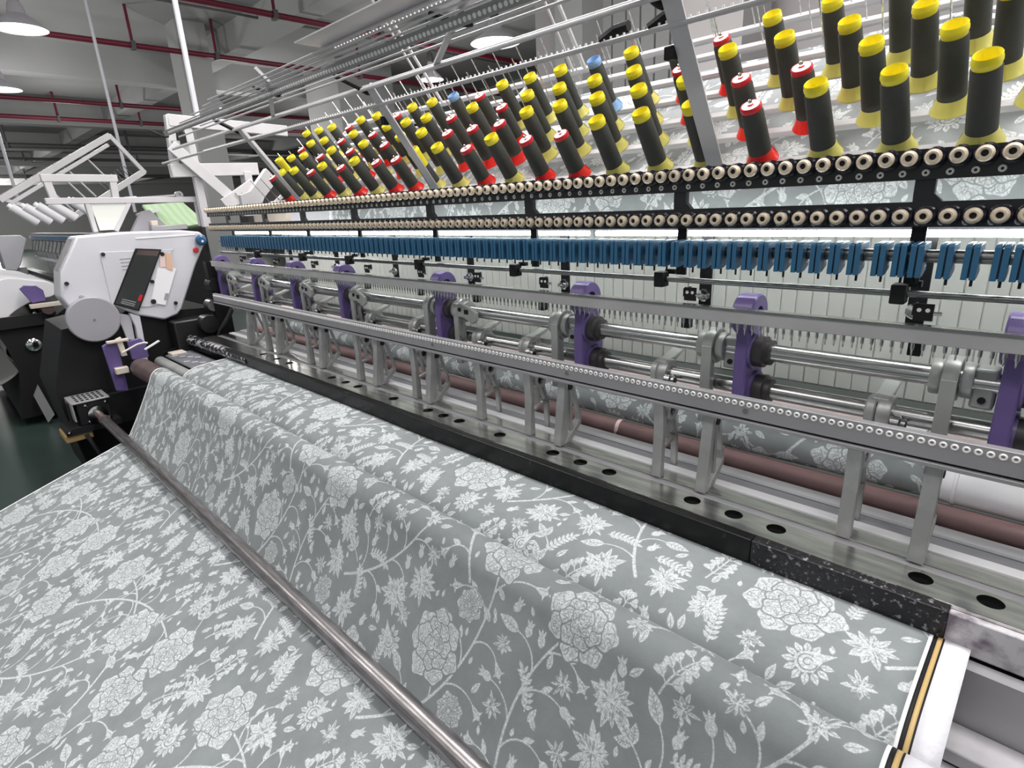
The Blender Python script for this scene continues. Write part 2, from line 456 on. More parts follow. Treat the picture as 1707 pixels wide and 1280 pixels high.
    for tries, r, fn in ((60, .043, lambda x, y: aster(x, y, .041, rnd.choice((11, 13, 15)))),
                         (70, .042, lambda x, y: paisley(x, y, rnd.uniform(.6, 2.4), .034)),
                         (260, .040, lambda x, y: sprig(x, y - .035, math.pi / 2 + rnd.uniform(-.5, .5), .075, 4, .019)),
                         (220, .036, lambda x, y: trefoil(x, y - .03, math.pi / 2 + rnd.uniform(-.7, .7), .038)),
                         (400, .033, lambda x, y: peony(x, y, .031, rnd.uniform(0, 6))),
                         (300, .030, lambda x, y: fern(x - .02, y - .018, rnd.uniform(.2, 1.6), .062, 7, .0105)),
                         (200, .024, lambda x, y: aster(x, y, .023, 9)),
                         (250, .019, lambda x, y: bud(x, y - .014, math.pi / 2 + rnd.uniform(-.8, .8), .026)),
                         (300, .014, lambda x, y: lens(x - .01, y - .01, rnd.uniform(.3, 2.6), .028, .012)),
                         (200, .009, lambda x, y: lens(x, y - .006, rnd.uniform(.8, 2.3), .016, .008, vein=False))):
        for _ in range(tries):
            x, y = rnd.uniform(0, T), rnd.uniform(0, T)
            if free(x, y, r): fn(x, y)
    # chalky ink: worn specks
    g = np.random.default_rng(3)
    n1 = g.random((N // 4, N // 4)).astype(np.float32).repeat(4, 0).repeat(4, 1)
    n2 = g.random((N // 2, N // 2)).astype(np.float32).repeat(2, 0).repeat(2, 1)
    sp = 0.6 * n1 + 0.4 * n2
    img *= np.where(sp > 0.74, 0.42, np.where(sp > 0.58, 0.75, 1.0))
    # soften by one pixel
    b = img.copy()
    for ax in (0, 1): b = (np.roll(b, 1, ax) + 2 * b + np.roll(b, -1, ax)) / 4
    return b

def fabric_mat(name, base, ink, film=0.0):
    N = 1792
    a = draw_print(N) if 'print' not in IMG else None
    if a is not None:
        im = bpy.data.images.new('floral_print', N, N, alpha=False)
        im.colorspace_settings.name = 'Non-Color'
        px = np.ones((N, N, 4), np.float32)
        px[..., :3] = a[..., None]
        im.pixels.foreach_set(px.ravel()); im.update(); im.pack()
        IMG['print'] = im
    m = mat(name, base, 0.82)
    nt = m.node_tree; b = nt.nodes['Principled BSDF']
    b.inputs['Sheen Weight'].default_value = 0.08
    tx = nt.nodes.new('ShaderNodeTexImage'); tx.image = IMG['print']; tx.extension = 'REPEAT'; tx.interpolation = 'Cubic'
    tc = nt.nodes.new('ShaderNodeTexCoord')
    nt.links.new(tc.outputs['UV'], tx.inputs['Vector'])
    nz = nt.nodes.new('ShaderNodeTexNoise'); nz.inputs['Scale'].default_value = 5; nz.inputs['Detail'].default_value = 8; nz.inputs['Roughness'].default_value = 0.7
    nt.links.new(tc.outputs['Object'], nz.inputs['Vector'])
    rp = nt.nodes.new('ShaderNodeValToRGB')
    rp.color_ramp.elements[0].position = 0.35; rp.color_ramp.elements[1].position = 0.68
    rp.color_ramp.elements[0].color = (*[c * 0.86 for c in base], 1); rp.color_ramp.elements[1].color = (*[min(1, c * 1.12) for c in base], 1)
    nt.links.new(nz.outputs['Fac'], rp.inputs[0])
    mx = nt.nodes.new('ShaderNodeMix'); mx.data_type = 'RGBA'
    n3 = nt.nodes.new('ShaderNodeTexNoise'); n3.inputs['Scale'].default_value = 190; n3.inputs['Detail'].default_value = 4; n3.inputs['Roughness'].default_value = 0.75
    nt.links.new(tc.outputs['Object'], n3.inputs['Vector'])
    r3 = nt.nodes.new('ShaderNodeMapRange'); r3.inputs['From Min'].default_value = 0.38; r3.inputs['From Max'].default_value = 0.60
    r3.inputs['To Min'].default_value = 0.45; r3.inputs['To Max'].default_value = 1.0
    nt.links.new(n3.outputs['Fac'], r3.inputs['Value'])
    mu = nt.nodes.new('ShaderNodeMath'); mu.operation = 'MULTIPLY'
    nt.links.new(tx.outputs['Color'], mu.inputs[0]); nt.links.new(r3.outputs[0], mu.inputs[1])
    nt.links.new(mu.outputs[0], mx.inputs['Factor'])
    nt.links.new(rp.outputs[0], mx.inputs[6]); mx.inputs[7].default_value = (*ink, 1)
    nt.links.new(mx.outputs[2], b.inputs['Base Color'])
    n2 = nt.nodes.new('ShaderNodeTexNoise'); n2.inputs['Scale'].default_value = 260
    nt.links.new(tc.outputs['Object'], n2.inputs['Vector'])
    bp = nt.nodes.new('ShaderNodeBump'); bp.inputs['Strength'].default_value = 0.12; bp.inputs['Distance'].default_value = 0.002
    if film:          # crinkled clear film over the cloth
        n2.inputs['Scale'].default_value = 16; n2.inputs['Detail'].default_value = 6; bp.inputs['Strength'].default_value = 0.5; bp.inputs['Distance'].default_value = 0.012
        b.inputs['Coat Weight'].default_value = film; b.inputs['Coat Roughness'].default_value = 0.16; b.inputs['Roughness'].default_value = 0.5
    nt.links.new(n2.outputs['Fac'], bp.inputs['Height']); nt.links.new(bp.outputs[0], b.inputs['Normal'])
    return m
IMG = {}
M['fabric'] = fabric_mat('printed_cotton', (0.215, 0.235, 0.242), (0.66, 0.69, 0.71))
M['fabric_film_lit'] = fabric_mat('lit_cotton_under_film', (0.29, 0.31, 0.32), (0.80, 0.82, 0.84), 0.55)  # same cotton in lighter tones: the light on it is put into the colour

# ------------------------------------------------------------------ the hall
struct(MB().box((-60, -14, -0.1), (14, 24, 0)), 'floor', M['floor'])
HC = 3.3                        # ceiling height over the lens
struct(MB().box((-60, -14, H0 + HC), (14, 24, H0 + HC + 0.2)), 'ceiling', M['ceil'])
struct(MB().box((-60.3, -14, 0), (-60, 24, H0 + HC)), 'wall_left', M['wall_grey'])
struct(MB().box((-60, 24, 0), (14, 24.3, H0 + HC)), 'wall_back', M['wallp'])
k = 1
for x in (-14.5, -21.5, -28.5, -36, -44, -52):
    struct(MB().box((x - 0.45, -14, H0 + 2.72), (x, 24, H0 + HC)), f'trim_{k}', M['beam']); k += 1
for y in (4.9, 13.0):
    struct(MB().box((-60, y, H0 + 2.86), (14, y + 0.35, H0 + HC)), f'trim_{k}', M['beam']); k += 1
for x, y, w in ((-12.4, 4.1, 0.5), (-14.2, 7.6, 1.5)):
    struct(MB().box((x, y, 0), (x + w, y + w, H0 + HC)), f'trim_{k}', M['beam']); k += 1
# pale boarded partition behind the creel, each board a piece
part = MB().box((-5.6, 6.35, 0), (1.6, 6.45, H0 + HC))
pw = struct(part, 'wall_partition', M['wallp'])
bm0 = MB().box((0, 0, 0), (0.165, 0.05, 3.2)).build('board', M['beam'], None)
bm0.parent = pw; bm0.location = (-4.55, 6.30, 1.7)
for i in range(1, 6):
    c = bm0.copy(); COL.objects.link(c); c.location = (-4.55 + 0.19 * i, 6.30, 1.7)
struct(MB().box((-3.1, 5.6, 0), (-2.5, 6.2, H0 + HC)), f'trim_{k}', M['wallp']); k += 1
struct(MB().box((-4.9, 5.9, 0), (-4.5, 6.3, H0 + HC)), f'trim_{k}', M['beam']); k += 1
# fire pipes and conduits with their droppers
def service_pipe(x, h, r, m, label, drops, y0=-8, y1=20):
    t = thing('service_pipe', label, 'pipe', (x, 0, H0 + h), group='pipes under the hall ceiling')
    MB().cyl(W(x, y0, h), W(x, y1, h), r, n=10).build('pipe_run', m, t)
    for y in drops:
        MB().cyl(W(x, y, h), W(x, y, HC), r * 0.55, n=8).build('dropper', m, t)
        MB().box(W(x - r * 1.5, y - 0.03, h - r * 1.5), W(x + r * 1.5, y + 0.03, h + r * 1.4)).build('hanger', M['pipe_grey'], t)
service_pipe(-11.6, 2.72, 0.042, M['pipe_red'], 'red fire pipe under the ceiling nearest the white conduit top', (1.2, 3.3, 4.6, 7.5))
service_pipe(-9.0, 2.76, 0.042, M['pipe_red'], 'red fire pipe in the top of the picture beside the thread rails', (2.2, 4.5, 6.3))
service_pipe(-17.4, 2.72, 0.05, M['pipe_red'], 'dark red fire pipe beyond the first ceiling beam, upper of two', (1.9, 4.4, 6.6))
service_pipe(-19.8, 2.66, 0.05, M['pipe_red'], 'dark red fire pipe beyond the first ceiling beam, lower of two', (1.8, 3.5, 5.4, 7.2))
service_pipe(-26.0, 2.6, 0.08, M['pipe_grey'], 'dark pipe beyond the second ceiling beam', (3, 6.5))
service_pipe(-31.0, 2.6, 0.06, M['pipe_grey'], 'thin dark pipe beyond the third ceiling beam', (4, 8))
service_pipe(-40.0, 2.5, 0.09, M['pipe_grey'], 'farthest dark pipe low over the left wall', (5,))
service_pipe(-10.4, 3.1, 0.02, M['pipe_grey'], 'thin grey conduit clipped to the ceiling', (5.0,))

def high_bay(x, y, h, label, s=1.0):
    t = thing('high_bay_lamp', label, 'lamp', W(x, y, h), group='lamps hanging from the hall ceiling')
    MB().lathe([(0.05, 0.30), (0.09 * s + 0.01, 0.26), (0.13 * s, 0.16), (0.36 * s, 0.02), (0.37 * s, 0.0), (0.35 * s, 0.01), (0.11 * s, 0.14), (0.05, 0.2)], W(x, y, h), (0, 0, 1), 24).build('lamp_shade', M['white'], t)
    MB().lathe([(0.0, 0.035), (0.2 * s, 0.03), (0.335 * s, 0.02), (0.30 * s, 0.012), (0.0, 0.008)], W(x, y, h), (0, 0, 1), 20).build('diffuser', M['lamp'], t)
    MB().cyl(W(x, y, h + 0.28), W(x, y, HC), 0.012, n=6).build('cord', M['pipe_grey'], t)
    MB().lathe([(0.05, 0), (0.07, 0.05), (0.05, 0.16)], W(x, y, h + 0.3), (0, 0, 1), 12).build('ballast', M['pipe_grey'], t)
high_bay(-9.55, 1.55, 2.25, 'white lamp shade hanging in the top left corner', 0.74)
high_bay(-13.7, 1.72, 2.25, 'white lamp cut by the left edge below the corner lamp', 0.8)
high_bay(-6.75, 6.75, 2.26, 'white lamp behind the thread rails over the dark spools')
high_bay(-9.35, 7.6, 2.28, 'small white lamp seen between the bare spool pins', 0.62)
high_bay(-14.2, 5.4, 2.25, 'far small lamp behind the left end of the thread rails')

# thin white air and cable drops
def drop(x, y, h0, r, label):
    o = MB().cyl(W(x, y, h0), W(x, y, HC), r, n=8).build('ceiling_drop_tube', M['white'])
    tag(o, label, 'tube', 'white tubes dropping from the ceiling')
drop(-4.55, 1.60, 0.62, 0.018, 'thick white cable tube rising from the left end of the creel frame')
drop(-7.6, 1.82, 0.10, 0.016, 'thin white tube dropping behind the far creel frame')
drop(-9.2, 1.02, 0.30, 0.017, 'thin white tube at the left edge of the picture')

# ------------------------------------------------------------------ the printed web: sheet, pipe loop, hump and the run up to the bed
def catmull(P, n=6):
    P = [np.array(p, float) for p in P]; out = []
    for i in range(len(P) - 1):
        p0 = P[max(i - 1, 0)]; p1 = P[i]; p2 = P[i + 1]; p3 = P[min(i + 2, len(P) - 1)]
        for k in range(n):
            t = k / n
            out.append(0.5 * ((2 * p1) + (p2 - p0) * t + (2 * p0 - 5 * p1 + 4 * p2 - p3) * t * t + (3 * p1 - p0 - 3 * p2 + p3) * t ** 3))
    out.append(P[-1]); return out
web = [(-0.95, -1.63), (-0.5, -1.487), (-0.02, -1.338), (0.30, -1.237), (0.50, -1.172), (0.552, -1.157), (0.575, -1.137), (0.615, -1.075), (0.66, -0.998), (0.70, -0.925),
       (0.733, -0.862), (0.752, -0.822), (0.775, -0.799), (0.80, -0.791), (0.828, -0.797), (0.852, -0.818), (0.866, -0.855), (0.872, -0.93), (0.878, -0.95), (0.884, -0.93),
       (0.891, -0.908), (0.906, -0.874), (0.932, -0.850), (0.972, -0.834), (1.04, -0.824), (1.17, -0.818)]
prof = catmull(web, 6)
def sheet(name, m, x0, x1, nx, prof, parent=None, sag=0.0, uv0=(0, 0), thick=0.0, uvs=1.0):
    L = [0.0]
    for a, b in zip(prof, prof[1:]): L.append(L[-1] + float(np.linalg.norm(b - a)))
    vv = []; uv = []
    for j, (y, h) in enumerate(prof):
        for i in range(nx + 1):
            x = x0 + (x1 - x0) * i / nx
            w = sag * (math.sin(x * 2.3 + L[j] * 3.1) + 0.6 * math.sin(x * 5.1 - L[j] * 4.7) + 0.3 * math.sin(x * 11.0 + L[j] * 9))
            vv.append((x, y, H0 + h + w)); uv.append(((x + 10) / PU * uvs + uv0[0], L[j] / PU * uvs + uv0[1]))
    ff = [(j * (nx + 1) + i, j * (nx + 1) + i + 1, (j + 1) * (nx + 1) + i + 1, (j + 1) * (nx + 1) + i) for j in range(len(prof) - 1) for i in range(nx)]
    me = bpy.data.meshes.new(name); off = OFF.get(parent.name, Vector()) if parent else Vector()
    me.from_pydata([Vector(p) - off for p in vv], [], ff)
    ul = me.uv_layers.new(name='print')
    li = np.empty(len(me.loops), np.int32); me.loops.foreach_get('vertex_index', li)
    ul.data.foreach_set('uv', np.array(uv, np.float32)[li].ravel())
    me.materials.append(m)
    me.polygons.foreach_set('use_smooth', [True] * len(me.polygons))
    o = bpy.data.objects.new(name, me); COL.objects.link(o)
    if thick:
        sd = o.modifiers.new('thickness', 'SOLIDIFY'); sd.thickness = thick; sd.offset = -1
    if parent: o.parent = parent; OFF[o.name] = off
    return o
XL, XR = -3.6, -0.075
fab = thing('printed_fabric', 'grey cotton with white floral print draped over pipe and roller in front', 'fabric', W(-1.8, 0.55, -1.157))
sheet('floral_cloth', M['fabric'], XL, XR, 150, prof, fab, 0.0022, thick=0.003)
rightprof = prof
for nm, m, a, b in (('selvedge_edge', M['paper'], XL - 0.012, XL), ('selvedge_edge', M['paper'], XR, XR + 0.006), ('black_stripe', M['black_matt'], XR + 0.006, XR + 0.013),
                    ('gold_stripe', M['gold'], XR + 0.013, XR + 0.0205), ('black_stripe', M['black_matt'], XR + 0.0205, XR + 0.0235), ('batting', M['batting'], XR + 0.0235, XR + 0.062)):
    sheet(nm, m, a, b, 1, prof, fab, 0.0022, thick=0.004)

# dark rubbed press pipe lying in the loop, with its end bearing
t = thing('press_pipe', 'long worn steel pipe pressing down the fabric loop', 'pipe', W(-4.1, 0.55, -1.127))
MB().cyl(W(-4.02, 0.548, -1.127), W(0.25, 0.548, -1.127), 0.0265, n=24).build('pipe_tube', M['pipe'], t)
MB().lathe([(0.022, 0), (0.022, 0.16), (0.03, 0.165), (0.03, 0.20), (0.0, 0.2)], W(-4.2, 0.548, -1.127), (1, 0, 0), 18).build('shaft_end', M['roller_wood'], t)
MB().lathe([(0.028, 0.0), (0.052, 0.004), (0.052, 0.014), (0.028, 0.018)], W(-4.205, 0.548, -1.127), (1, 0, 0), 20).build('bearing_ring', M['chrome'], t)
# brown hump roller and grey nip roller under the web
t = thing('hump_roller', 'thick dark brown roller under the folded fabric edge', 'roller', W(-3.9, 0.80, -0.875))
MB().lathe([(0.03, -0.06), (0.03, 0), (0.056, 0.03), (0.060, 0.06), (0.060, 4.0)], W(-4.08, 0.802, -0.862), (1, 0, 0), 28).build('roller_body', M['roller_wood'], t)
t = thing('nip_roller', 'smooth pale grey roller entering the upper fabric fold', 'roller', W(-4.1, 0.95, -0.873))
MB().lathe([(0.012, -0.05), (0.012, 0), (0.036, 0.004), (0.036, 4.2)], W(-4.22, 0.952, -0.888), (1, 0, 0), 24).build('roller_body', M['grey_paint'], t)

# ------------------------------------------------------------------ bed: plates with holes, black front bar, slats
bed = thing('needle_bed', 'long steel bed plate with oval holes and black front bar', 'machine bed', W(-1.9, 1.25, -0.78))
HX = [-3.22, -3.04, -2.892, -2.446, -2.32, -2.213, -1.936, -1.704, -1.61, -1.518, -1.307, -1.071, -0.963, -0.859, -0.602, -0.493, -0.392, -0.112, -0.003, 0.11]
def bed_plate():
    mb = MB(); y0, y1, z0, z1 = 1.183, 1.268, H0 - 0.762, H0 - 0.75
    R = 0.0215; yc = 1.236; N = 20
    xs = [-4.05]
    for x in HX: xs += [x - 0.03, x + 0.03]
    xs.append(0.35)
    xs.sort()
    mb.box((-4.05, y0 - 0.0008, z0), (0.35, y0 + 0.004, z1 - 0.0006))
    for i in range(0, len(xs) - 1, 2): mb.box((xs[i], y0, z0), (xs[i + 1], y1, z1))
    for x in HX:
        ring = [(x + R * math.cos(2 * math.pi * k / N + math.pi / 4), yc + R * 0.95 * math.sin(2 * math.pi * k / N + math.pi / 4)) for k in range(N)]
        outer = []
        for k in range(N):
            an = 2 * math.pi * k / N + math.pi / 4; c, s_ = math.cos(an), math.sin(an)
            q = 1 / max(abs(c), abs(s_)); ux, uy = c * q, s_ * q
            outer.append((x + 0.03 * ux, yc + (uy * (y1 - yc) if uy > 0 else uy * (yc - y0))))
        n = len(mb.v)
        for (ax, ay), (bx_, by) in zip(ring, outer): mb.v += [(ax, ay, z1), (bx_, by, z1), (ax, ay, z0)]
        for k in range(N):
            l = (k + 1) % N
            mb.f += [(n + 3 * k, n + 3 * k + 1, n + 3 * l + 1, n + 3 * l), (n + 3 * k + 2, n + 3 * k, n + 3 * l, n + 3 * l + 2)]
    return mb
bed_plate().build('hole_plate', M['bed'], bed, smooth=True, ang=30)
MB().box(W(-4.05, 1.19, -0.80), W(0.35, 1.262, -0.785)).build('under_plate', M['black_matt'], bed)
MB().box(W(-4.05, 1.272, -0.764), W(0.35, 1.301, -0.756)).build('groove_strip', M['bar_grey'], bed)
MB().box(W(-4.05, 1.302, -0.762), W(0.35, 1.350, -0.752)).build('foot_plate', M['bed'], bed)
MB().box(W(-4.05, 1.354, -0.76), W(0.35, 1.386, -0.749)).build('slat', M['paper'], bed)
MB().box(W(-4.05, 1.390, -0.76), W(0.35, 1.424, -0.752)).build('slat', M['disc_grey'], bed)
MB().box(W(-4.05, 1.430, -0.752), W(0.35, 1.470, -0.745)).build('slat', M['paper'], bed)
MB().box(W(-3.6, 1.164, -0.832), W(-0.42, 1.184, -0.757)).build('front_bar', M['bar_black'], bed, bev=0.003)
MB().box(W(-0.42, 1.164, -0.832), W(-0.055, 1.184, -0.757)).build('filmed_bar_end', M['film_black'], bed, bev=0.003)
MB().box(W(-0.055, 1.1645, -0.832), W(0.35, 1.182, -0.757)).build('dusty_bar_end', M['dusty'], bed, bev=0.003)
MB().cyl(W(-4.25, 1.178, -0.79), W(-3.3, 1.1835, -0.792), 0.036, 0.026, n=14).build('film_wrapped_end', M['film_glints'], bed)
# steel tray to the right of the fabric
tr = thing('side_tray', 'sheet steel tray right of the fabric edge under black bar', 'tray', W(0.1, 0.95, -1.0))
MB().box(W(-0.02, 1.13, -0.97), W(0.45, 1.16, -0.835)).build('tray_back', M['bar_grey'], tr)
MB().box(W(-0.03, 1.055, -0.985), W(0.45, 1.13, -0.955)).build('tray_ledge', M['film'], tr, bev=0.004)
MB().add([W(-0.05, 1.06, -0.99), W(0.45, 1.06, -0.99), W(0.45, 0.66, -1.10), W(-0.05, 0.66, -1.10)], [(0, 1, 2, 3)]).build('tray_floor', M['film'], tr)
wire = MB().pipe([W(-0.02, 0.99, -1.0), W(0.0, 1.0, -0.985), W(0.075, 1.045, -0.963)], 0.0022)
tag(wire.build('bent_wire', M['pipe']), 'straight grey wire lying on the steel tray beside the fabric edge', 'wire')
wire = MB().pipe([W(-0.02, 0.84, -1.045), W(0.02, 0.86, -1.02), (W(0.07, 0.865, -1.015)), W(0.13, 0.85, -1.03), W(0.2, 0.80, -1.06)], 0.003)
tag(wire.build('curved_cable', M['pipe']), 'curved grey cable at the bottom right corner of the picture', 'cable')

# ------------------------------------------------------------------ eyelet bar
bar = thing('eyelet_bar', 'grey bar with a row of white eyelets across the machine', 'machine bar', W(-1.9, 1.31, -0.5))
MB().box(W(-4.05, 1.30, -0.523), W(0.35, 1.322, -0.474)).build('bar_face', M['bar_grey'], bar, bev=0.0015)
MB().box(W(-4.05, 1.296, -0.537), W(0.35, 1.328, -0.528)).build('lower_lip', M['bar_grey'], bar, bev=0.0015)
MB().box(W(-4.05, 1.306, -0.5285), W(0.35, 1.32, -0.5225)).build('lip_web', M['black_matt'], bar)
ring = MB().lathe([(0.0032, -0.0012), (0.0046, -0.0026), (0.0066, -0.0012), (0.0068, 0.001), (0.0030, 0.001)], (0, 0, 0), (0, 1, 0), 14, close=True).build('eyelet', M['eyelet'])
ring.parent = bar; base_bar = OFF[bar.name]
PITCH = 0.018
xs = [-4.03 + PITCH * i for i in range(240)]
for i, x in enumerate(xs):
    o = ring if i == 0 else ring.copy()
    if i: COL.objects.link(o)
    o.location = Vector(W(x, 1.2995, -0.4866)) - base_bar
scr = MB().lathe([(0.0, -0.003), (0.006, -0.003), (0.007, 0.0), (0.007, 0.002)], (0, 0, 0), (0, 1, 0), 12).build('screw', M['steel'])
scr.parent = bar
for i, x in enumerate((-1.72, -1.06, -0.51, 0.015)):
    o = scr if i == 0 else scr.copy()
    if i: COL.objects.link(o)
    o.location = Vector(W(x, 1.2995, -0.503)) - base_bar

# cast brackets that carry the eyelet bar on the bed
def ring_bracket():
    t = thing('ring_bracket', 'x', 'bracket', (0, 0, 0), 'cast brackets under the eyelet bar', base=(0, 1.33, -0.752))
    mb = MB()
    mb.prism([(1.298, -0.535), (1.314, -0.535), (1.321, -0.60), (1.316, -0.752), (1.296, -0.752), (1.303, -0.62)], -0.0145, 0.0145)
    mb.build('front_post', M['cast'], t, bev=0.002)
    mb = MB()
    mb.lathe([(0.014, -0.012), (0.026, -0.014), (0.028, -0.011), (0.028, 0.011), (0.026, 0.014), (0.014, 0.012)], (0, 1.358, -0.570), (1, 0, 0), 18, close=True)
    mb.build('ring_hub', M['cast'], t)
    MB().cyl((-0.010, 1.358, -0.570), (0.002, 1.358, -0.570), 0.0138, n=14).build('pin', M['black_matt'], t)
    mb = MB()
    for p, q, w in (((1.372, -0.575), (1.396, -0.66), .010), ((1.396, -0.66), (1.398, -0.752), .012), ((1.348, -0.583), (1.352, -0.65), .008), ((1.362, -0.588), (1.385, -0.645), .005)):
        mb.bar((0, *p), (0, *q), 0.018, w, up=(0, 1, 0))
    mb.build('rear_leg', M['cast'], t, bev=0.0015)
    mb = MB()
    mb.bar((0, 1.312, -0.672), (0, 1.396, -0.655), 0.018, 0.010)
    mb.build('cross_brace', M['cast'], t, bev=0.0015)
    MB().prism([(1.314, -0.69), (1.330, -0.665), (1.330, -0.752), (1.314, -0.752)], -0.004, 0.004).build('web', M['cast'], t)
    return t
def frame_bracket():
    t = thing('frame_bracket', 'x', 'bracket', (0, 0, 0), 'cast brackets under the eyelet bar', base=(0, 1.33, -0.752))
    MB().prism([(1.318, -0.535), (1.336, -0.535), (1.312, -0.752), (1.288, -0.752)], -0.0145, 0.0145).build('front_post', M['cast'], t, bev=0.002)
    MB().prism([(1.336, -0.535), (1.360, -0.535), (1.345, -0.64), (1.335, -0.752), (1.312, -0.752)], -0.005, 0.005).build('web', M['cast'], t)
    mb = MB()
    mb.bar((0, 1.352, -0.535), (0, 1.358, -0.72), 0.016, 0.010, up=(0, 1, 0))
    mb.bar((0, 1.362, -0.535), (0, 1.398, -0.665), 0.016, 0.010, up=(0, 1, 0))
    mb.bar((0, 1.398, -0.66), (0, 1.400, -0.70), 0.018, 0.010, up=(0, 1, 0))
    mb.build('rear_leg', M['cast'], t, bev=0.0015)
    MB().prism([(1.312, -0.752), (1.345, -0.752), (1.402, -0.705), (1.402, -0.685), (1.36, -0.715), (1.33, -0.735)], -0.012, 0.012).build('foot', M['cast'], t, bev=0.0015)
    MB().lathe([(0.0, 0.016), (0.009, 0.016), (0.010, -0.014)], (0, 1.345, -0.565), (1, 0, 0), 12).build('pin', M['black_matt'], t)
    return t
RB = [-0.27, -0.744, -1.233, -1.474, -1.87, -2.304, -2.791, -3.299]
FB = [-0.132, -0.609, -1.098, -1.773, -2.158, -2.654, -3.156, -3.56]
a = ring_bracket(); b = frame_bracket()
series(a, RB, 'cast bracket with ring hub under the eyelet bar, {} ring bracket from the right')
series(b, FB, 'cast triangular bracket under the eyelet bar, {} triangular one from the right')

# ------------------------------------------------------------------ the two shafts, levers, cranks and violet bearing brackets
for nm, y, h, r, lab in (('drive_shaft', 1.45, -0.392, 0.0222, 'upper polished steel shaft running through the violet brackets'), ('drive_shaft', 1.47, -0.50, 0.0215, 'lower polished steel shaft running through the violet brackets')):
    t = thing(nm, lab, 'shaft', W(-1.9, y, h))
    MB().cyl(W(-4.25, y, h), W(0.4, y, h), r, n=24).build('rod', M['shaft'], t)

def lever(far):
    t = thing('rocker_lever', 'x', 'lever', (0, 0, 0), 'rocker levers on the upper shaft', base=(0, 1.45, -0.392))
    mb = MB()
    if far:   # slotted plate: two cheeks with an open slot
        mb.bar((0, 1.412, -0.36), (0, 1.412, -0.60), 0.026, 0.012, up=(0, 1, 0)); mb.bar((0, 1.44, -0.40), (0, 1.445, -0.60), 0.022, 0.012, up=(0, 1, 0))
        mb.box((-0.013, 1.41, -0.50), (0.013, 1.447, -0.485)); mb.box((-0.013, 1.41, -0.60), (0.013, 1.447, -0.585))
    else:
        mb.box((-0.014, 1.402, -0.60), (0.014, 1.414, -0.385)); mb.box((-0.007, 1.413, -0.60), (0.007, 1.445, -0.40))
    mb.build('arm', M['grey_paint'], t, bev=0.002)
    mb = MB()
    mb.lathe([(0.02, -0.014), (0.046, -0.014), (0.048, -0.011), (0.048, 0.011), (0.046, 0.014), (0.02, 0.014)], (0, 1.45, -0.392), (1, 0, 0), 26, close=True)
    mb.build('hub', M['grey_paint'], t)
    for s in ((-0.036, 0.021), (0.017, 0.020)):
        MB().lathe([(0.02, 0), (0.036, 0), (0.038, 0.003), (0.038, s[1] - 0.003), (0.036, s[1]), (0.02, s[1])], (s[0], 1.45, -0.392), (1, 0, 0), 22, close=True).build('collar', M['grey_paint'], t)
    if far:
        mb = MB()
        mb.prism([(0.012, -0.372), (0.03, -0.352), (0.085, -0.37), (0.12, -0.385), (0.12, -0.415), (0.095, -0.43), (0.05, -0.41), (0.012, -0.41)], 1.405, 1.42, 'y')
        ca = mb.build('clamp_arm', M['grey_paint'], t, bev=0.003)
        MB().box((0.055, 1.4035, -0.395), (0.078, 1.406, -0.378)).build('window', M['black_matt'], ca)
        MB().lathe([(0.0, -0.004), (0.008, -0.004), (0.008, 0.002)], (0.03, 1.405, -0.38), (0, 1, 0), 12).build('bolt', M['black_matt'], ca)
    else:
        cb_ = MB().box((0.035, 1.43, -0.445), (0.075, 1.475, -0.36)).build('clamp_block', M['grey_paint'], t, bev=0.006)
        MB().cyl((0.055, 1.426, -0.425), (0.055, 1.436, -0.425), 0.007, n=12).build('bolt', M['black_matt'], cb_)
    return t
LV = [-0.145, -0.667, -1.196, -1.70, -1.885, -2.47, -2.987, -3.52, -4.03]
ln, lf = lever(False), lever(True)
series(ln, [x for i, x in enumerate(LV) if i in (0, 1, 2, 4)], 'plain grey rocker lever on the upper shaft, {} plain one from the right')
series(lf, [x for i, x in enumerate(LV) if i not in (0, 1, 2, 4)], 'slotted grey rocker lever with clamp arm, {} slotted one from right')

def crank():
    t = thing('crank_clamp', 'x', 'clamp', (0, 0, 0), 'crank clamps on the lower shaft', base=(0, 1.47, -0.5))
    c = (0, 1.47, -0.50)
    MB().lathe([(0.02, -0.022), (0.034, -0.022), (0.037, -0.019), (0.037, -0.004), (0.034, -0.001), (0.02, -0.001)], c, (1, 0, 0), 22, close=True).build('hub', M['grey_paint'], t)
    MB().lathe([(0.02, 0.002), (0.039, 0.002), (0.041, 0.005), (0.041, 0.027), (0.039, 0.030), (0.02, 0.030)], c, (1, 0, 0), 22, close=True).build('split_ring', M['cast'], t)
    bo = MB().lathe([(0.0, 0.032), (0.016, 0.032), (0.018, 0.034), (0.018, 0.05), (0.012, 0.054), (0.012, 0.062), (0.0, 0.062)], (0.0, 1.432, -0.508), (1, 0, 0), 16).build('bolt', M['shaft'], t)
    MB().lathe([(0.0, 0.0625), (0.008, 0.0625), (0.008, 0.0635), (0, 0.0635)], (0.0, 1.432, -0.508), (1, 0, 0), 12).build('socket', M['black'], bo)
    MB().prism([(1.45, -0.462), (1.50, -0.455), (1.56, -0.44), (1.56, -0.452), (1.50, -0.472), (1.45, -0.475)], -0.012, 0.022).build('link_arm', M['grey_paint'], t, bev=0.003)
    return t
CR = [-0.271, -0.832, -1.376, -1.626, -2.043, -2.394, -2.931, -3.488, -4.05]
c0 = crank()
series(c0, CR, 'grey crank clamp on the lower shaft, {} from the right')

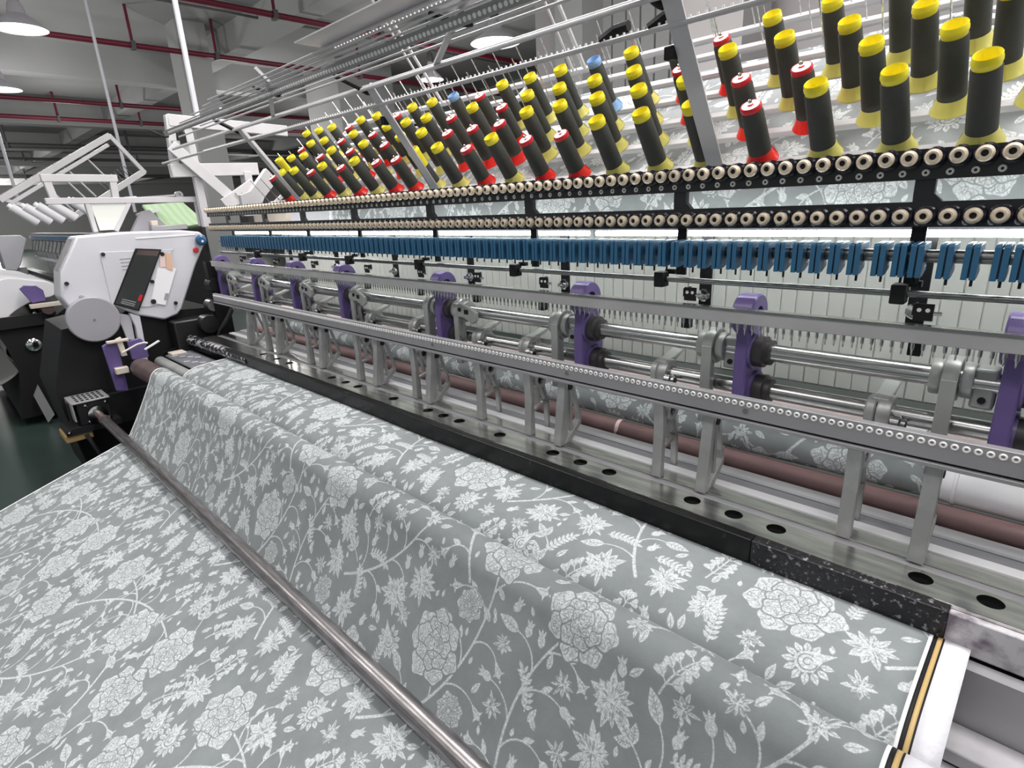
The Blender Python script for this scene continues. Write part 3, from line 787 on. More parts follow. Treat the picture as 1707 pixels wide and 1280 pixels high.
def violet():
    t = thing('bearing_bracket', 'x', 'bracket', (0, 0, 0), 'violet bearing brackets along the shafts', base=(0, 1.45, -0.55))
    top = [(1.44 + 0.045 * math.cos(a), -0.30 + 0.045 * math.sin(a)) for a in np.linspace(math.pi * 1.05, -0.15 * math.pi, 16)]
    body = [(1.40, -0.53), (1.40, -0.40), (1.405, -0.36)] + top + [(1.50, -0.37), (1.515, -0.41), (1.515, -0.56), (1.46, -0.56)]
    MB().prism(body, -0.016, 0.016).build('bracket_body', M['purple'], t, bev=0.004)
    MB().lathe([(0.022, -0.026), (0.049, -0.026), (0.052, -0.022), (0.052, 0.022), (0.049, 0.026), (0.022, 0.026)], (0, 1.44, -0.296), (1, 0, 0), 28, close=True).build('hook_ring', M['purple'], t)
    MB().cyl((-0.0175, 1.44, -0.296), (0.0175, 1.44, -0.296), 0.0215, n=16).build('pin', M['black_matt'], t)
    for y, h, r in ((1.45, -0.392, 0.040), (1.47, -0.50, 0.041)):
        MB().lathe([(0.02, 0.016), (r + 0.008, 0.016), (r + 0.008, 0.022), (0.02, 0.022)], (0, y, h), (1, 0, 0), 24, close=True).build('flange', M['purple'], t)
        MB().lathe([(0.02, 0.022), (r, 0.022), (r, 0.046), (r * 0.8, 0.05), (r * 0.8, 0.062), (0.02, 0.064)], (0, y, h), (1, 0, 0), 24, close=True).build('bearing', M['bearing'], t)
    return t
PB = [-0.05, -0.575, -1.096, -1.804, -2.567, -3.087, -3.611, -4.18]
p0 = violet()
series(p0, PB, 'violet bearing bracket holding both shafts, {} from the right')

# ------------------------------------------------------------------ needle bar
nb = thing('needle_bar', 'pale silver bar with a fringe of needles above the shafts', 'machine bar', W(-1.9, 1.36, -0.3))
MB().box(W(-4.12, 1.352, -0.306), W(0.4, 1.372, -0.272)).build('bar_body', M['needle_bar'], nb, bev=0.002)
MB().box(W(-4.12, 1.35, -0.276), W(0.4, 1.374, -0.270)).build('top_edge', M['steel'], nb)
nd = MB().lathe([(0.0035, 0), (0.0035, -0.014), (0.0018, -0.017), (0.0015, -0.026), (0.0, -0.029)], (0, 0, 0), (0, 0, 1), 8).build('needle', M['steel'])
nd.parent = nb
for i in range(246):
    o = nd if i == 0 else nd.copy()
    if i: COL.objects.link(o)
    o.location = Vector(W(-4.08 + 0.018 * i, 1.362, -0.3055)) - OFF[nb.name]

# guide rod with black clamps
gr = thing('guide_rod', 'thin dark steel rod with black clamps under the blue clips', 'rod', W(-1.9, 1.42, -0.217))
MB().cyl(W(-4.1, 1.42, -0.218), W(0.4, 1.42, -0.218), 0.0075, n=14).build('rod', M['rod_dark'], gr)
for x in (-3.5, -2.929, -2.46, -1.916, -1.375, -0.816, -0.257, 0.29):
    co = MB().box(W(x - 0.014, 1.400, -0.239), W(x + 0.014, 1.436, -0.198)).build('clamp', M['black_matt'], gr, bev=0.003)
    MB().box(W(x + 0.004, 1.43, -0.205), W(x + 0.034, 1.446, -0.193)).build('clamp_arm', M['black_matt'], co)

# black angle plates with two holes
def angle_plate():
    t = thing('angle_plate', 'x', 'bracket', (0, 0, 0), 'black angle plates behind the needle bar', base=(0, 1.42, -0.272))
    mb = MB()
    mb.box((0.0, 1.42, -0.272), (0.034, 1.424, -0.237)); mb.box((-0.003, 1.42, -0.262), (0.0, 1.46, -0.240))
    mb.build('plate', M['black_matt'], t)
    for x in (0.009, 0.024):
        MB().cyl((x, 1.4185, -0.25), (x, 1.4205, -0.25), 0.0042, n=12).build('hole_bush', M['eyelet'], t)
    MB().box((0.002, 1.405, -0.345), (0.026, 1.428, -0.30)).build('lower_block', M['black_matt'], t, bev=0.002)
    MB().cyl((0.034, 1.422, -0.256), (0.048, 1.422, -0.256), 0.004, n=10).build('stud', M['steel'], t)
    return t
AP = [-0.227, -0.747, -1.267, -1.593, -1.935, -2.339, -2.85, -3.307, -3.79]
a0 = angle_plate()
series(a0, AP, 'small black angle plate with two pale holes, {} from the right')
def strap():
    t = thing('hanger_strap', 'x', 'bracket', (0, 0, 0), 'black hanger straps in front of the cream panel', base=(0, 1.5, -0.085))
    so = MB().box((-0.017, 1.5, -0.300), (0.017, 1.506, -0.085)).build('strap', M['black_matt'], t)
    MB().lathe([(0.0, -0.03), (0.006, -0.03), (0.006, -0.012), (0.014, -0.011), (0.014, -0.004), (0.018, -0.003), (0.018, 0)], (-0.002, 1.5, -0.268), (0, 1, 0), 12).build('nut', M['chrome'], so)
    return t
s0 = strap()
series(s0, (-0.236, -0.727, -1.225, -1.70, -2.211, -2.73, -3.25), 'black hanger strap with chrome nut before the cream panel, {} from the right')

# ------------------------------------------------------------------ blue thread clips on their rod
t = thing('clip_rod', 'dark steel rod carrying the blue thread clips', 'rod', W(-1.9, 1.40, -0.137))
MB().cyl(W(-4.0, 1.40, -0.139), W(0.4, 1.40, -0.139), 0.0125, n=18).build('rod', M['rod_dark'], t)
def clip():
    t = thing('thread_clip', 'x', 'thread clip', (0, 0, 0), 'blue thread clips along their rod', base=(0, 1.4, -0.139))
    for nm, x0, x1 in (('left_jaw', -0.0112, -0.0014), ('right_jaw', 0.0014, 0.0112)):
        mb = MB()
        mb.prism([(1.362, -0.178), (1.362, -0.116), (1.368, -0.113), (1.424, -0.112), (1.428, -0.118), (1.428, -0.126), (1.386, -0.127), (1.384, -0.150), (1.395, -0.158), (1.41, -0.156), (1.41, -0.166), (1.385, -0.176)], x0, x1)
        mb.build(nm, M['blue'], t, bev=0.001)
    MB().box((-0.0012, 1.366, -0.174), (0.0012, 1.40, -0.120)).build('slit', M['black'], t)
    MB().cyl((0.004, 1.385, -0.192), (0.004, 1.385, -0.172), 0.0025, n=8).build('pin', M['black_matt'], t)
    MB().lathe([(0.013, -0.010), (0.019, -0.010), (0.019, 0.010), (0.013, 0.010)], (0, 1.40, -0.139), (1, 0, 0), 14, close=True).build('spring_ring', M['roller_wood'], t)
    return t
CL = [0.06, 0.0, -0.036, -0.0725, -0.0739 * 1.36, -0.1051 * 1.36, -0.1337 * 1.36, -0.1679 * 1.36, -0.1889 * 1.36, -0.2148 * 1.36, -0.248 * 1.36]
while CL[-1] > -3.86: CL.append(CL[-1] - 0.0374)
series(clip(), CL, 'blue plastic thread clip on the dark rod, {} from the right end', 3)

# ------------------------------------------------------------------ tension frame: two black rails, posts, eyelets; tension discs
tf = thing('tension_rig', 'black frame of two rails and posts carrying the thread discs', 'frame', W(-1.9, 1.41, -0.08))
MB().box(W(-4.15, 1.398, 0.006), W(0.4, 1.404, 0.062)).build('rail', M['black'], tf)
MB().box(W(-4.15, 1.398, -0.083), W(0.4, 1.404, -0.035)).build('rail', M['black'], tf)
for x in (-3.84, -3.30, -2.846, -2.356, -1.808, -1.292, -0.763, -0.2415, 0.28):
    z = H0
    MB().prism([(x + a, z + c) for a, c in ((-0.016, 0.03), (0.018, 0.03), (0.018, -0.02), (0.034, -0.036), (0.018, -0.045), (0.016, -0.08), (-0.014, -0.08), (-0.016, -0.02))], 1.404, 1.420, 'y').build('post', M['black'], tf)
    MB().box(W(x - 0.013, 1.425, -0.205), W(x + 0.013, 1.434, -0.07)).build('drop_post', M['black_matt'], tf)
eb = MB().lathe([(0.0028, -0.002), (0.0050, -0.003), (0.0066, -0.0015), (0.0066, 0.0), (0.0028, 0.0)], (0, 0, 0), (0, 1, 0), 12, close=True).build('thread_eyelet', M['eyelet'])
eb.parent = tf
DP = 0.0276 * 1.38
DX = [-0.115 + DP * (6 - i) for i in range(111)]
n = 0
for h in (0.0185, -0.0735):
    for x in DX:
        o = eb if n == 0 else eb.copy()
        if n: COL.objects.link(o)
        n += 1
        o.location = Vector(W(x - 0.012, 1.398, h)) - OFF[tf.name]

def disc(lab):
    b = (0, 1.398, 0)
    t = thing('tension_disc', lab, 'thread disc', (0, 0, 0), lab + 's', base=b)
    MB().lathe([(0.006, 0), (0.019, -0.001), (0.0195, -0.004), (0.013, -0.008), (0.012, -0.012), (0.0175, -0.015), (0.018, -0.018), (0.011, -0.021), (0.008, -0.021)], b, (0, 1, 0), 18).build('dish', M['black_gloss'], t)
    MB().lathe([(0.0056, -0.018), (0.0056, -0.032), (0.0068, -0.0345), (0.0100, -0.0345), (0.0130, -0.031), (0.0145, -0.026), (0.0135, -0.020)], b, (0, 1, 0), 18, close=True).build('ceramic_ring', M['ceramic'], t)
    MB().cyl((0, 1.398 - 0.030, 0), (0, 1.398 - 0.015, 0), 0.0057, n=10).build('bore', M['black_matt'], t)
    return t
for h, nm in ((0.0455, 'cream ceramic tension disc on the upper black rail'), (-0.0615, 'cream ceramic tension disc on the lower black rail')):
    p = disc(nm)
    for i, x in enumerate(DX):
        lab = f'{nm}, {nth(i - 6)} from the right end' if i >= 6 else f'{nm}, {nth(5 - i)} past the right picture edge'
        at = (x, 1.398, H0 + h)
        if i == 0: p.location = at; p['label'] = lab
        else: dup(p, at, lab)

# light strip and cream boarded panel behind the clips
t = thing('light_strip', 'bright white light strip under the lower disc rail', 'lamp', W(-1.9, 1.48, -0.1))
MB().box(W(-4.0, 1.475, -0.092), W(0.4, 1.487, -0.087)).build('housing', M['white'], t)
for x0 in (-3.98, -2.53, -1.08):
    MB().cyl(W(x0, 1.481, -0.1005), W(x0 + 1.42, 1.481, -0.1005), 0.0075, n=12).build('light_tube', M['led'], t)
bp = thing('backing_panel', 'cream boarded panel behind the shafts', 'panel', W(-1.9, 1.9, -0.36))
MB().box(W(-4.2, 1.905, -0.60), W(0.6, 1.915, -0.06)).build('backing_sheet', M['panel'], bp)
st = MB().box((-0.0215, 0, 0), (0.0215, 0.006, 0.53)).build('board', M['panel'], None, bev=0.0012)
st.parent = bp
for i in range(104):
    o = st if i == 0 else st.copy()
    if i: COL.objects.link(o)
    o.location = Vector(W(-4.18 + 0.046 * i, 1.899, -0.595)) - OFF[bp.name]
t = thing('card_strip', 'pale pink strip lying under the cream panel', 'strip', W(-1.9, 1.66, -0.60))
for x0, x1, m in ((-4.1, -0.30, 'pink'), (-0.296, -0.20, 'paper'), (-0.196, 0.4, 'pink')):
    MB().box(W(x0, 1.62, -0.612), W(x1, 1.72, -0.606)).build('card', M[m], t)
MB().box(W(-4.1, 1.60, -0.64), W(0.4, 1.72, -0.614)).build('shelf', M['bar_grey'], t)

# fabric roll and brown rubber rollers behind the bed
def roll_cyl(name, m, parent, x0, x1, y, h, r, n=28):
    vv = []; uv = []; nx = 40
    for i in range(nx + 1):
        x = x0 + (x1 - x0) * i / nx
        rr = r * (1 + 0.03 * math.sin(x * 7) + 0.015 * math.sin(x * 19))
        for k in range(n + 1):
            a = 2 * math.pi * k / n
            vv.append((x, y + rr * math.cos(a), H0 + h + rr * math.sin(a))); uv.append((x / PU, a * r / PU))
    ff = [(i * (n + 1) + k, i * (n + 1) + k + 1, (i + 1) * (n + 1) + k + 1, (i + 1) * (n + 1) + k) for i in range(nx) for k in range(n)]
    me = bpy.data.meshes.new(name); off = OFF[parent.name]
    me.from_pydata([Vector(p) - off for p in vv], [], ff)
    ul = me.uv_layers.new(name='print'); li = np.empty(len(me.loops), np.int32); me.loops.foreach_get('vertex_index', li)
    ul.data.foreach_set('uv', np.array(uv, np.float32)[li].ravel()); me.materials.append(m)
    me.polygons.foreach_set('use_smooth', [True] * len(me.polygons))
    o = bpy.data.objects.new(name, me); COL.objects.link(o); o.parent = parent; OFF[o.name] = off
t = thing('fabric_roll', 'rolled floral fabric lying behind the bed brackets', 'fabric roll', W(-1.9, 1.58, -0.72))
roll_cyl('rolled_cloth', M['fabric'], t, -3.9, -0.135, 1.575, -0.682, 0.046)
MB().lathe([(0.03, 0), (0.046, 0), (0.046, 0.02), (0.049, 0.021), (0.049, 0.027), (0.046, 0.028), (0.046, 0.2), (0.046, 0.5)], W(-0.135, 1.575, -0.682), (1, 0, 0), 26).build('roll_core', M['white_cloth'], t)
t = thing('rubber_roller', 'brown rubber roller along the back of the bed', 'roller', W(-1.9, 1.53, -0.79))
MB().cyl(W(-4.0, 1.525, -0.756), W(0.45, 1.525, -0.756), 0.038, n=26).build('roller_body', M['brown'], t)
for x in (-2.05, -1.02, -0.665):
    MB().lathe([(0.037, 0), (0.0392, 0.001), (0.0392, 0.014), (0.037, 0.015)], W(x, 1.525, -0.756), (1, 0.12, 0.1), 22).build('chalk_band', M['pink'], t)

# ------------------------------------------------------------------ printed fabric rising behind the spools
rf = thing('rear_fabric', 'printed floral fabric stretched behind the spools', 'fabric', W(-1.2, 1.8, 0.1))
rp_ = catmull([(1.60, -0.065), (1.60, 0.02), (1.615, 0.065), (1.66, 0.105), (1.80, 0.22), (2.0, 0.385), (2.03, 0.40), (2.07, 0.39), (2.3, 0.25)], 5)
sheet('floral_cloth', M['fabric_film_lit'], -2.88, 0.62, 90, rp_, rf, 0.006, uv0=(0.31, 0.2), thick=0.004)
sheet('hem_edge', M['batting'], -2.93, -2.88, 1, rp_, rf, 0.006, thick=0.006)
t = thing('white_cabinet', 'pale lilac equipment box behind the left tension rail', 'cabinet', W(-3.6, 1.9, -0.1))
MB().box(W(-3.72, 1.76, -0.10), W(-3.06, 2.1, 0.034)).build('box_body', M['white'], t, bev=0.004)
MB().box(W(-3.14, 1.752, -0.10), W(-3.06, 1.76, 0.030)).build('flange', M['paper'], t)
MB().box(W(-4.4, 1.80, -0.10), W(-3.86, 2.1, 0.045)).build('side_box', M['cream'], t, bev=0.004)

# ------------------------------------------------------------------ creel: rails, pins, side frames
TILT = math.radians(37.7)
UX = Vector((0, -math.sin(TILT), math.cos(TILT)))
ROWS = [(1.50, 0.069), (1.599, 0.146), (1.685, 0.213), (1.780, 0.288), (1.882, 0.363), (1.98, 0.437), (2.08, 0.512)]
XLc, XRc = -3.42, 0.62
cr = thing('creel_rack', 'white sloping rack of rails and pins holding the spools', 'rack', W(-1.5, 1.5, 0.02))
for j, (y, h) in enumerate(ROWS):
    o = Vector(W(0, y, h)) - UX * 0.007
    MB().bar((XLc, o.y, o.z), (XRc, o.y, o.z), 0.022, 0.012, up=UX).build('rail', M['creel_white'], cr, bev=0.002)
    MB().bar((XLc, o.y + 0.012, o.z + 0.0), (XRc, o.y + 0.012, o.z), 0.004, 0.026, up=UX).build('rail_lip', M['creel_white'], cr)
pin = MB().cyl((0, 0, 0), tuple(UX * 0.153), 0.0024, n=6).build('pin', M['steel'])
pin.parent = cr
SP = 0.14
def col_x(j, k): return -0.178 - 0.0715 * j + SP * (j // 2) - SP * k
n = 0
for j, (y, h) in enumerate(ROWS):
    for k in range(-3, 24):
        x = col_x(j, k)
        if not (XLc < x < 0.5): continue
        o = pin if n == 0 else pin.copy()
        if n: COL.objects.link(o)
        n += 1
        o.location = Vector(W(x, y, h)) - OFF[cr.name]
# side bars in the slope of the rack
for x in (XLc, -1.9, -0.05, XRc):
    a_ = Vector(W(x, 1.47, 0.045)) - UX * 0.025; b_ = Vector(W(x, 2.14, 0.557)) - UX * 0.025
    MB().bar(a_, b_, 0.018, 0.02, up=UX).build('side_bar', M['creel_white'], cr, bev=0.002)

# ------------------------------------------------------------------ spools
def spool(kind):
    t = thing('thread_spool', 'x', 'spool', (0, 0, 0), 'dark thread spools on the creel')
    rim, fl = {'Y': ('yellow', 'yellow_clear'), 'H': ('yellow', 'yellow_clear'), 'R': ('red', 'red_clear'), 'B': ('skyblue', 'skyblue')}[kind]
    MB().lathe([(0.006, 0.0), (0.0375, 0.0), (0.0385, 0.003), (0.034, 0.010), (0.0285, 0.022), (0.0265, 0.030), (0.0, 0.030)], (0, 0, 0), (0, 0, 1), 22).build('flange', M[fl], t)
    for k in range(3):
        a = k * 2.09 + 4.9
        MB().bar((0.0372 * math.cos(a), 0.0372 * math.sin(a), 0.004), (0.0272 * math.cos(a), 0.0272 * math.sin(a), 0.029), 0.0022, 0.0022).build('rib', M[rim if kind != 'Y' else 'yellow_clear'], t)
    if kind == 'R':
        MB().lathe([(0.0, 0.026), (0.0255, 0.026), (0.0262, 0.03), (0.0245, 0.128), (0.0225, 0.136), (0.0, 0.137)], (0, 0, 0), (0, 0, 1), 24).build('thread', M['thread'], t)
        rim_o = MB().lathe([(0.007, 0.136), (0.0215, 0.136), (0.0232, 0.140), (0.0232, 0.147), (0.0215, 0.150), (0.019, 0.149)], (0, 0, 0), (0, 0, 1), 22).build('rim', M['red'], t)
        MB().lathe([(0.006, 0.146), (0.007, 0.1495), (0.0195, 0.1495), (0.0195, 0.146)], (0, 0, 0), (0, 0, 1), 20).build('top_face', M['paper'], rim_o)
        MB().lathe([(0.0, 0.152), (0.004, 0.152), (0.005, 0.157), (0.003, 0.162), (0.0, 0.163)], (0, 0, 0), (0, 0, 1), 10).build('pin_cap', M['chrome'], t)
    else:
        top = 0.104 if kind == 'H' else 0.156
        MB().lathe([(0.0, 0.026), (0.0250, 0.026), (0.0257, 0.030), (0.0238, top - 0.004), (0.0225, top), (0.0195, top), (0.0195, top - 0.04), (0.0, top - 0.04)], (0, 0, 0), (0, 0, 1), 24).build('thread', M['thread'], t)
        MB().lathe([(0.018, top - 0.004), (0.0215, top - 0.002), (0.0222, 0.160), (0.0236, 0.164), (0.0236, 0.169), (0.0226, 0.171), (0.0226, 0.176), (0.0212, 0.178), (0.0198, 0.176), (0.0188, 0.158), (0.0178, 0.132), (0.0, 0.131)], (0, 0, 0), (0, 0, 1), 24).build('rim', M[rim], t)
    t.rotation_euler = (TILT, 0, 0)
    return t
protos = {}
COLOURS = ['YYYRYYYRRYRYHRRYRYRYYRYY', 'YYYRRYYYYYRRRYYRYRYRYYHR', 'YYYYYRYYYYRYRYYYRYRYYRYY', 'YYYYRRYBYYYRBYYRYYRYYYHY']
ROWN = ['front row', 'second row', 'third row', 'back row']
DESC = {'Y': 'dark spool with yellow rim', 'R': 'shorter dark spool with red rim', 'B': 'dark spool with pale blue rim', 'H': 'half used yellow spool'}
for j in range(4):
    y, h = ROWS[j]; seen = 0
    for k in range(-2, 23):
        x = col_x(j, k)
        if x > (-0.1, -0.1, -0.1, -0.2)[j] or x < -3.2: continue
        c = COLOURS[j][seen % 24]
        lab = f'{DESC[c]}, {ROWN[j]} of the creel, {nth(seen)} from right'
        seen += 1
        at = W(x, y, h)
        if c not in protos: protos[c] = spool(c); protos[c].location = at; protos[c]['label'] = lab
        else: dup(protos[c], at, lab)

# ------------------------------------------------------------------ thread guide frame over the spools
gf = thing('thread_guide_gantry', 'white frame of long thread guide tubes above the spools', 'frame', W(-1.8, 1.45, 0.07))
for x in (-0.6975, -1.82, -2.95):
    b0 = Vector(W(x, 1.46, 0.062)); d = Vector((0, -0.602, 0.799))
    L = 0.42
    mb = MB(); mb.bar(b0, b0 + d * L, 0.042, 0.004, up=(0, -0.8, -0.6)); mb.bar(b0 + Vector((-0.02, 0.012, 0.009)), b0 + d * L + Vector((-0.02, 0.012, 0.009)), 0.004, 0.028, up=(0, -0.8, -0.6))
    mb.build('support_post', M['creel_white'], gf)
    MB().box(b0 + d * 0.30 + Vector((-0.045, -0.012, -0.016)), b0 + d * 0.30 + Vector((-0.02, 0.016, 0.012))).build('clamp', M['black_matt'], gf, bev=0.003)
    top = b0 + d * L
    MB().pipe([top + Vector((-0.035, 0.035, -0.012)), top + Vector((-0.03, 0.01, -0.014)), top + Vector((-0.045, -0.012, 0.002)), top + Vector((-0.11, -0.06, 0.045))], 0.009, 8).build('hook_clip', M['black_matt'], gf)
XA, XB = -4.3, 0.5
for y, h, r, x0 in ((1.246, 0.345, 0.0062, -4.30), (1.20, 0.391, 0.0062, -3.9), (1.218, 0.4035, 0.004, -3.9), (1.15, 0.424, 0.0038, -3.6), (1.07, 0.452, 0.003, -3.3), (1.06, 0.462, 0.0032, -3.1), (1.05, 0.472, 0.003, -2.9), (1.04, 0.482, 0.0032, -2.8), (1.13, 0.432, 0.003, -3.2)):
    MB().cyl(W(x0, y, h), W(XB, y, h), r, n=10).build('guide_tube', M['creel_white'], gf)
mb = MB(); mb.bar(W(-3.63, 1.092, 0.440), W(XB, 1.092, 0.440), 0.028, 0.005, up=(0, -0.93, -0.37)); mb.build('perforated_bar', M['perf'], gf)
mb = MB()
for i in range(215):
    x = -3.55 + 0.018 * i
    mb.lathe([(0.0, -0.003), (0.0063, -0.002), (0.0063, 0.001), (0, 0.0025)], W(x, 1.0885, 0.4375), (0, -0.93, -0.37), 7)
o = mb.build('guide_bead', M['eyelet'], gf); o['kind'] = 'stuff'
mb = MB()
for i in range(215):
    x = -3.55 + 0.018 * i
    mb.lathe([(0.0, -0.003), (0.003, -0.003), (0.003, 0.003), (0, 0.003)], W(x, 1.246, 0.3535), (0, 0, 1), 5)
o = mb.build('bead', M['eyelet'], gf); o['kind'] = 'stuff'
MB().box(W(-1.87, 0.985, 0.505), W(XB, 1.075, 0.509)).build('top_plate', M['creel_white'], gf)
MB().box(W(-1.87, 1.072, 0.495), W(XB, 1.076, 0.509)).build('plate_lip', M['creel_white'], gf)
for x in (-2.55, -1.45, -0.55):
    MB().bar(W(x, 1.20, 0.397), W(x + 0.30, 1.06, 0.470), 0.016, 0.008).build('strut', M['creel_white'], gf)
    MB().bar(W(x + 0.30, 1.06, 0.47), W(x + 0.30, 1.02, 0.508), 0.012, 0.008, up=(1, 0, 0)).build('strut', M['creel_white'], gf)
for x in (-3.75, -2.35, -1.25):
    pts = [W(x + 0.045, 1.13, 0.437), W(x + 0.03, 1.12, 0.437), W(x, 1.11, 0.447), W(x - 0.06, 1.075, 0.475)]
    MB().pipe(pts, 0.007, 8).build('hook_clip', M['black_matt'], gf)
mb = MB()
for i in range(120): mb.box(W(-1.8 + 0.018 * i, 1.080, 0.488), W(-1.792 + 0.018 * i, 1.084, 0.494))
o = mb.build('plate_bead', M['eyelet'], gf); o['kind'] = 'stuff'
MB().cyl(W(-1.85, 1.082, 0.487), W(XB, 1.082, 0.487), 0.0025, n=6).build('bead_wire', M['bar_grey'], gf)
for x in (-0.90, -0.77):
    MB().pipe([W(x, 1.252, 0.352), W(x + 0.035, 1.26, 0.37), W(x + 0.07, 1.262, 0.372)], 0.013, 8).build('black_clip', M['black_matt'], gf)
# thin uprights between the tubes and the rack behind
for x in (-2.45, -1.55, -0.36):
    MB().cyl(W(x, 2.05, 0.50), W(x, 1.60, 1.05), 0.007, n=8).build('stay_rod', M['creel_white'], gf)
    MB().cyl(W(x - 0.06, 2.05, 0.50), W(x - 0.06, 1.62, 1.05), 0.005, n=8).build('stay_rod', M['creel_white'], gf)

# ------------------------------------------------------------------ control head at the left end of the machine
XC = -4.4
ch = thing('control_head', 'white control cabinet with dark slanted screen at the machine end', 'control cabinet', W(-4.85, 1.0, -0.65))
prof_c = [(0.712, -0.070), (0.98, -0.060), (1.30, -0.070), (1.415, -0.088), (1.452, -0.135), (1.345, -0.31), (1.20, -0.59), (1.165, -0.625), (1.08, -0.648), (0.93, -0.592), (0.81, -0.51), (0.60, -0.54), (0.555, -0.42), (0.588, -0.27)]
MB().prismW(prof_c, -4.66, XC).build('housing', M['white'], ch, bev=0.012)
MB().prismW([(0.70, -0.085), (0.712, -0.085), (0.60, -0.265), (0.588, -0.265)], -4.64, -4.45).build('clear_window', M['film'], ch)
# raised door with its seam
door_o = MB().prismW([(0.808, -0.172), (1.225, -0.19), (1.215, -0.20), (1.06, -0.545), (0.985, -0.545), (0.80, -0.505)], XC, XC + 0.006).build('door', M['white'], ch, bev=0.0015)
sc_ = [(1.012, -0.172), (1.142, -0.188), (0.934, -0.553), (0.818, -0.495)]
MB().prismW([(1.004, -0.165), (1.152, -0.184), (0.938, -0.564), (0.808, -0.499)], XC + 0.006, XC + 0.016).build('screen_frame', M['black_matt'], ch, bev=0.002)
scr_o = MB().prismW(sc_, XC + 0.016, XC + 0.019).build('screen', M['screen'], ch)
def on_screen(u, v, s_=(1, 1)):
    (ay, ah), (by, bh), (cy, chh), (dy, dh) = sc_
    top = (ay + (by - ay) * u, ah + (bh - ah) * u); bot = (dy + (cy - dy) * u, dh + (chh - dh) * u)
    return (top[0] + (bot[0] - top[0]) * v, top[1] + (bot[1] - top[1]) * v)
for u0, u1, v0, v1, m in ((0.05, 0.95, 0.01, 0.10, 'wall_grey'), (0.15, 0.85, 0.89, 0.91, 'wall_grey'), (0.15, 0.85, 0.93, 0.95, 'wall_grey')):
    pass
MB().prismW([on_screen(0.04, 0.015), on_screen(0.96, 0.015), on_screen(0.96, 0.10), on_screen(0.04, 0.10)], XC + 0.019, XC + 0.0195).build('title_bar', M['roller_wood'], scr_o)
for v in (0.89, 0.925, 0.955):
    MB().prismW([on_screen(0.2, v), on_screen(0.8, v), on_screen(0.8, v + 0.014), on_screen(0.2, v + 0.014)], XC + 0.019, XC + 0.0195).build('key_row', M['bar_grey'], scr_o)
MB().prismW([on_screen(0.84, 0.76), on_screen(0.98, 0.76), on_screen(0.98, 0.86), on_screen(0.84, 0.86)], XC + 0.019, XC + 0.0197).build('red_key', M['red'], scr_o)
for i in range(4):
    MB().box(W(XC + 0.006, 0.905, -0.222 - 0.022 * i - H0 + H0), W(XC + 0.008, 0.965, -0.226 - 0.022 * i)).build('louvre', M['disc_grey'], door_o)
for y, h, r in ((0.822, -0.186, 0.012), (1.150, -0.215, 0.014), (1.09, -0.272, 0.012), (1.055, -0.385, 0.012), (1.035, -0.515, 0.016), (1.165, -0.545, 0.012), (0.60, -0.34, 0.012)):
    MB().lathe([(0.0, 0.012), (r * 0.8, 0.012), (r, 0.008), (r, 0.0)], W(XC + 0.006, y, h), (1, 0, 0), 14).build('black_knob', M['black'], ch)
MB().lathe([(0.0, 0.018), (0.014, 0.018), (0.018, 0.012), (0.018, 0.0)], W(XC, 1.363, -0.208), (1, 0, 0), 16).build('red_button', M['red'], ch)
hn = MB().lathe([(0.0, 0.04), (0.022, 0.04), (0.034, 0.03), (0.036, 0.0), (0.034, -0.02), (0.0, -0.02)], W(XC + 0.02, 1.405, -0.143), (1, -0.3, 0), 20).build('blue_horn', M['blue_dark'], ch, bev=0.002)
MB().lathe([(0.0, 0.0), (0.009, -0.002), (0.01, -0.006)], W(XC + 0.062, 1.40, -0.15), (1, -0.3, 0), 12).build('horn_lens', M['eyelet'], hn)
MB().box(W(XC - 0.05, 1.02, -0.108), W(XC + 0.004, 1.38, -0.100)).build('top_highlight', M['paper'], ch)  # white strip painting the highlight line along the top of the head
MB().lathe([(0.0, 0.05), (0.134, 0.05), (0.141, 0.044), (0.141, 0.0), (0.0, 0.0)], W(XC + 0.0, 0.682, -0.572), (1, 0, 0), 48).build('round_cover', M['disc_grey'], ch, ang=25)
MB().lathe([(0.0, 0.055), (0.006, 0.054), (0.007, 0.049)], W(XC + 0.0, 0.682, -0.572), (1, 0, 0), 12).build('cover_screw', M['steel'], ch)
MB().lathe([(0.012, 0), (0.012, 0.02), (0.0, 0.022)], W(XC, 0.655, -0.43), (1, 0, 0), 10).build('peg', M['disc_grey'], ch)
MB().prismW([(0.885, -0.57), (0.94, -0.60), (0.925, -0.90), (0.885, -0.90), (0.90, -0.66)], XC - 0.05, XC).build('stand_leg', M['white'], ch, bev=0.004)
MB().prismW([(0.82, -0.56), (0.895, -0.59), (0.885, -0.76), (0.84, -0.74)], XC - 0.06, XC - 0.03).build('side_cover', M['white'], ch, bev=0.004)
MB().box(W(XC - 0.25, 0.955, -0.775), W(XC - 0.10, 1.075, -0.62)).build('drive_box', M['cream'], ch, bev=0.006)
# papers tucked beside the screen
pk = thing('document_pouch', 'clear pouch with white papers hung beside the control screen', 'pouch', W(XC + 0.02, 1.12, -0.52))
MB().prismW([(1.105, -0.30), (1.215, -0.315), (1.10, -0.55), (1.02, -0.52)], XC + 0.007, XC + 0.011).build('pouch', M['paper'], pk)
MB().prismW([(1.135, -0.215), (1.165, -0.22), (1.155, -0.30), (1.12, -0.30)], XC + 0.0115, XC + 0.013).build('paper_slip', M['pink'], pk)
MB().prismW([(1.172, -0.205), (1.205, -0.225), (1.19, -0.33), (1.155, -0.31)], XC + 0.0135, XC + 0.015).build('orange_slip', M['orange'], pk)
MB().prismW([(1.115, -0.47), (1.135, -0.475), (1.115, -0.515), (1.098, -0.51)], XC + 0.0135, XC + 0.015).build('grey_tag', M['disc_grey'], pk)

